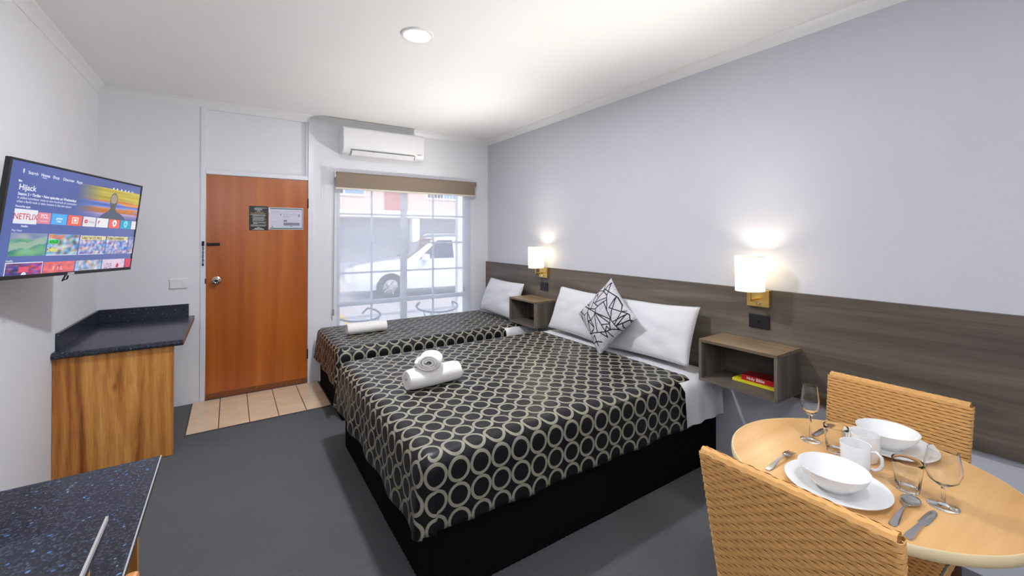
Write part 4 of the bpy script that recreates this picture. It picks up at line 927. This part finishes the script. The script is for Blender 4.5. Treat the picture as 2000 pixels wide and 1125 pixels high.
for x in (0, 2.75):
    for s in (-1, 1):
        w_ = G().lathe([(.20, -.10), (.33, -.10), (.355, -.07), (.355, .07), (.33, .10), (.20, .10), (.20, -.10)], 32).xf(Matrix.Translation((x, s*.86, .355)) @ Matrix.Rotation(PI/2, 4, 'X')).build('tyre', M_tyre, car, smooth=.7)
        rm = G().lathe([(0, -.05), (.06, -.05), (.06, .05), (0, .05)], 16)
        for k in range(5): a = 2*PI*k/5; rm.tube([(0, 0, 0), (.205*math.cos(a), .205*math.sin(a), 0)], .03, 6)
        rm.xf(Matrix.Translation((x, s*.90, .355)) @ Matrix.Rotation(PI/2, 4, 'X')).build('wheel_rim', M_chrome, car, smooth=.7)
# two metal patio chairs close to the glass
M_pat = plain('grey_powder_coat', (122, 130, 150), .4)
def patio(loc, rz, label):
    t = thing('patio_chair', label, 'chair', loc, rz, 'metal patio chairs')
    pts = [(.25*math.cos(a)-.02, .29*math.sin(a), .70+.05*math.cos(a)) for a in [PI*.30+PI*1.4*q/18 for q in range(19)]]
    G().tube([(.30, .27, .64)]+pts+[(.30, -.27, .64)], .013, 8).build('arm_rail', M_pat, t, smooth=.8)
    G().lathe([(0, .43), (.23, .43), (.24, .445), (.23, .455), (0, .455)], 32).build('seat', M_pat, t, smooth=.8)
    for x, y in ((.22, .22), (.22, -.22), (-.18, .20), (-.18, -.20)): G().tube([(x*.9, y*.9, .44), (x*1.1, y*1.15, .003)], .011, 8).build('leg', M_pat, t, smooth=.8)
    for a in (PI*.75, PI*.87, PI, PI*1.13, PI*1.25): G().tube([(.21*math.cos(a), .21*math.sin(a), .45), (.25*math.cos(a)-.02, .29*math.sin(a), .70+.05*math.cos(a))], .006, 6).build('back_bar', M_pat, t, smooth=.8)
patio((1.33, 5.55, -.20), PI*.5+.3, 'grey metal patio chair outside the window, nearer the door'); patio((2.45, 5.60, -.20), PI*.5-.3, 'grey metal patio chair outside the window, nearer the headboard')
# verandah over the window
vr = thing('verandah', 'white verandah roof edge and posts outside the window', 'verandah', (0, 0, -.2))
G().box(-2, 6, 6.9, 7.05, 2.75, 2.95).build('beam', M_fasc, vr)
for x in (-1.5, 3.48): G().box(x-.05, x+.05, 6.92, 7.02, 0.002, 2.75).build('post', M_fasc, vr)
# timber chair parts
G().box(-.20, .20, -.20, .20, .43, .455).build('seat', M_birch, wc, bevel=.01)
for x, y in ((-.17, .17), (-.17, -.17)): G().tube([(x, y, .43), (x*1.08, y*1.05, .003)], [.018, .014], 10).build('leg', M_birch, wc, smooth=.8)
for y in (.17, -.17): G().tube([(.18, y, .003), (.185, y, .45), (.205, y, .90)], [.016, .018, .014], 10).build('rear_leg', M_birch, wc, smooth=.8)
g = G(); rail_ = [(.215-.02*math.cos(PI*q/16-PI/2)*1.0, .205-.41*q/16) for q in range(17)]
for zz_, k_ in ((.86, 1), ): 
    g.add([(x, y, .85) for x, y in rail_]+[(x+.020, y, .85) for x, y in rail_]+[(x+.004, y, .950) for x, y in rail_]+[(x+.024, y, .950) for x, y in rail_],
      [(i, i+1, i+35, i+34) for i in range(16)]+[(i+17, i+51, i+52, i+18) for i in range(16)]+[(i+34, i+35, i+52, i+51) for i in range(16)]+[(i, i+17, i+18, i+1) for i in range(16)]+[(0, 34, 51, 17), (16, 33, 67, 50)])
g.build('top_rail', M_birch, wc, bevel=.006)
# unseen glowing globe, added behind the camera as fill light
pg = thing('fill_globe', 'added fill light globe hanging unseen behind the camera', 'fill light', (-.05, -1.25, 2.22))
G().lathe([(.14*math.sin(PI*q/24), -.14*math.cos(PI*q/24)) for q in range(25)], 36).build('globe', M_fill_globe, pg, smooth=3.2)
G().tube([(0, 0, .139), (0, 0, CE-2.22-.02)], .004, 8).build('cord', M_acw, pg, smooth=1)
G().lathe([(.05, CE-2.22-.022), (.05, CE-2.22-.001), (0, CE-2.22-.001)], 24).build('ceiling_rose', M_acw, pg, smooth=.7)
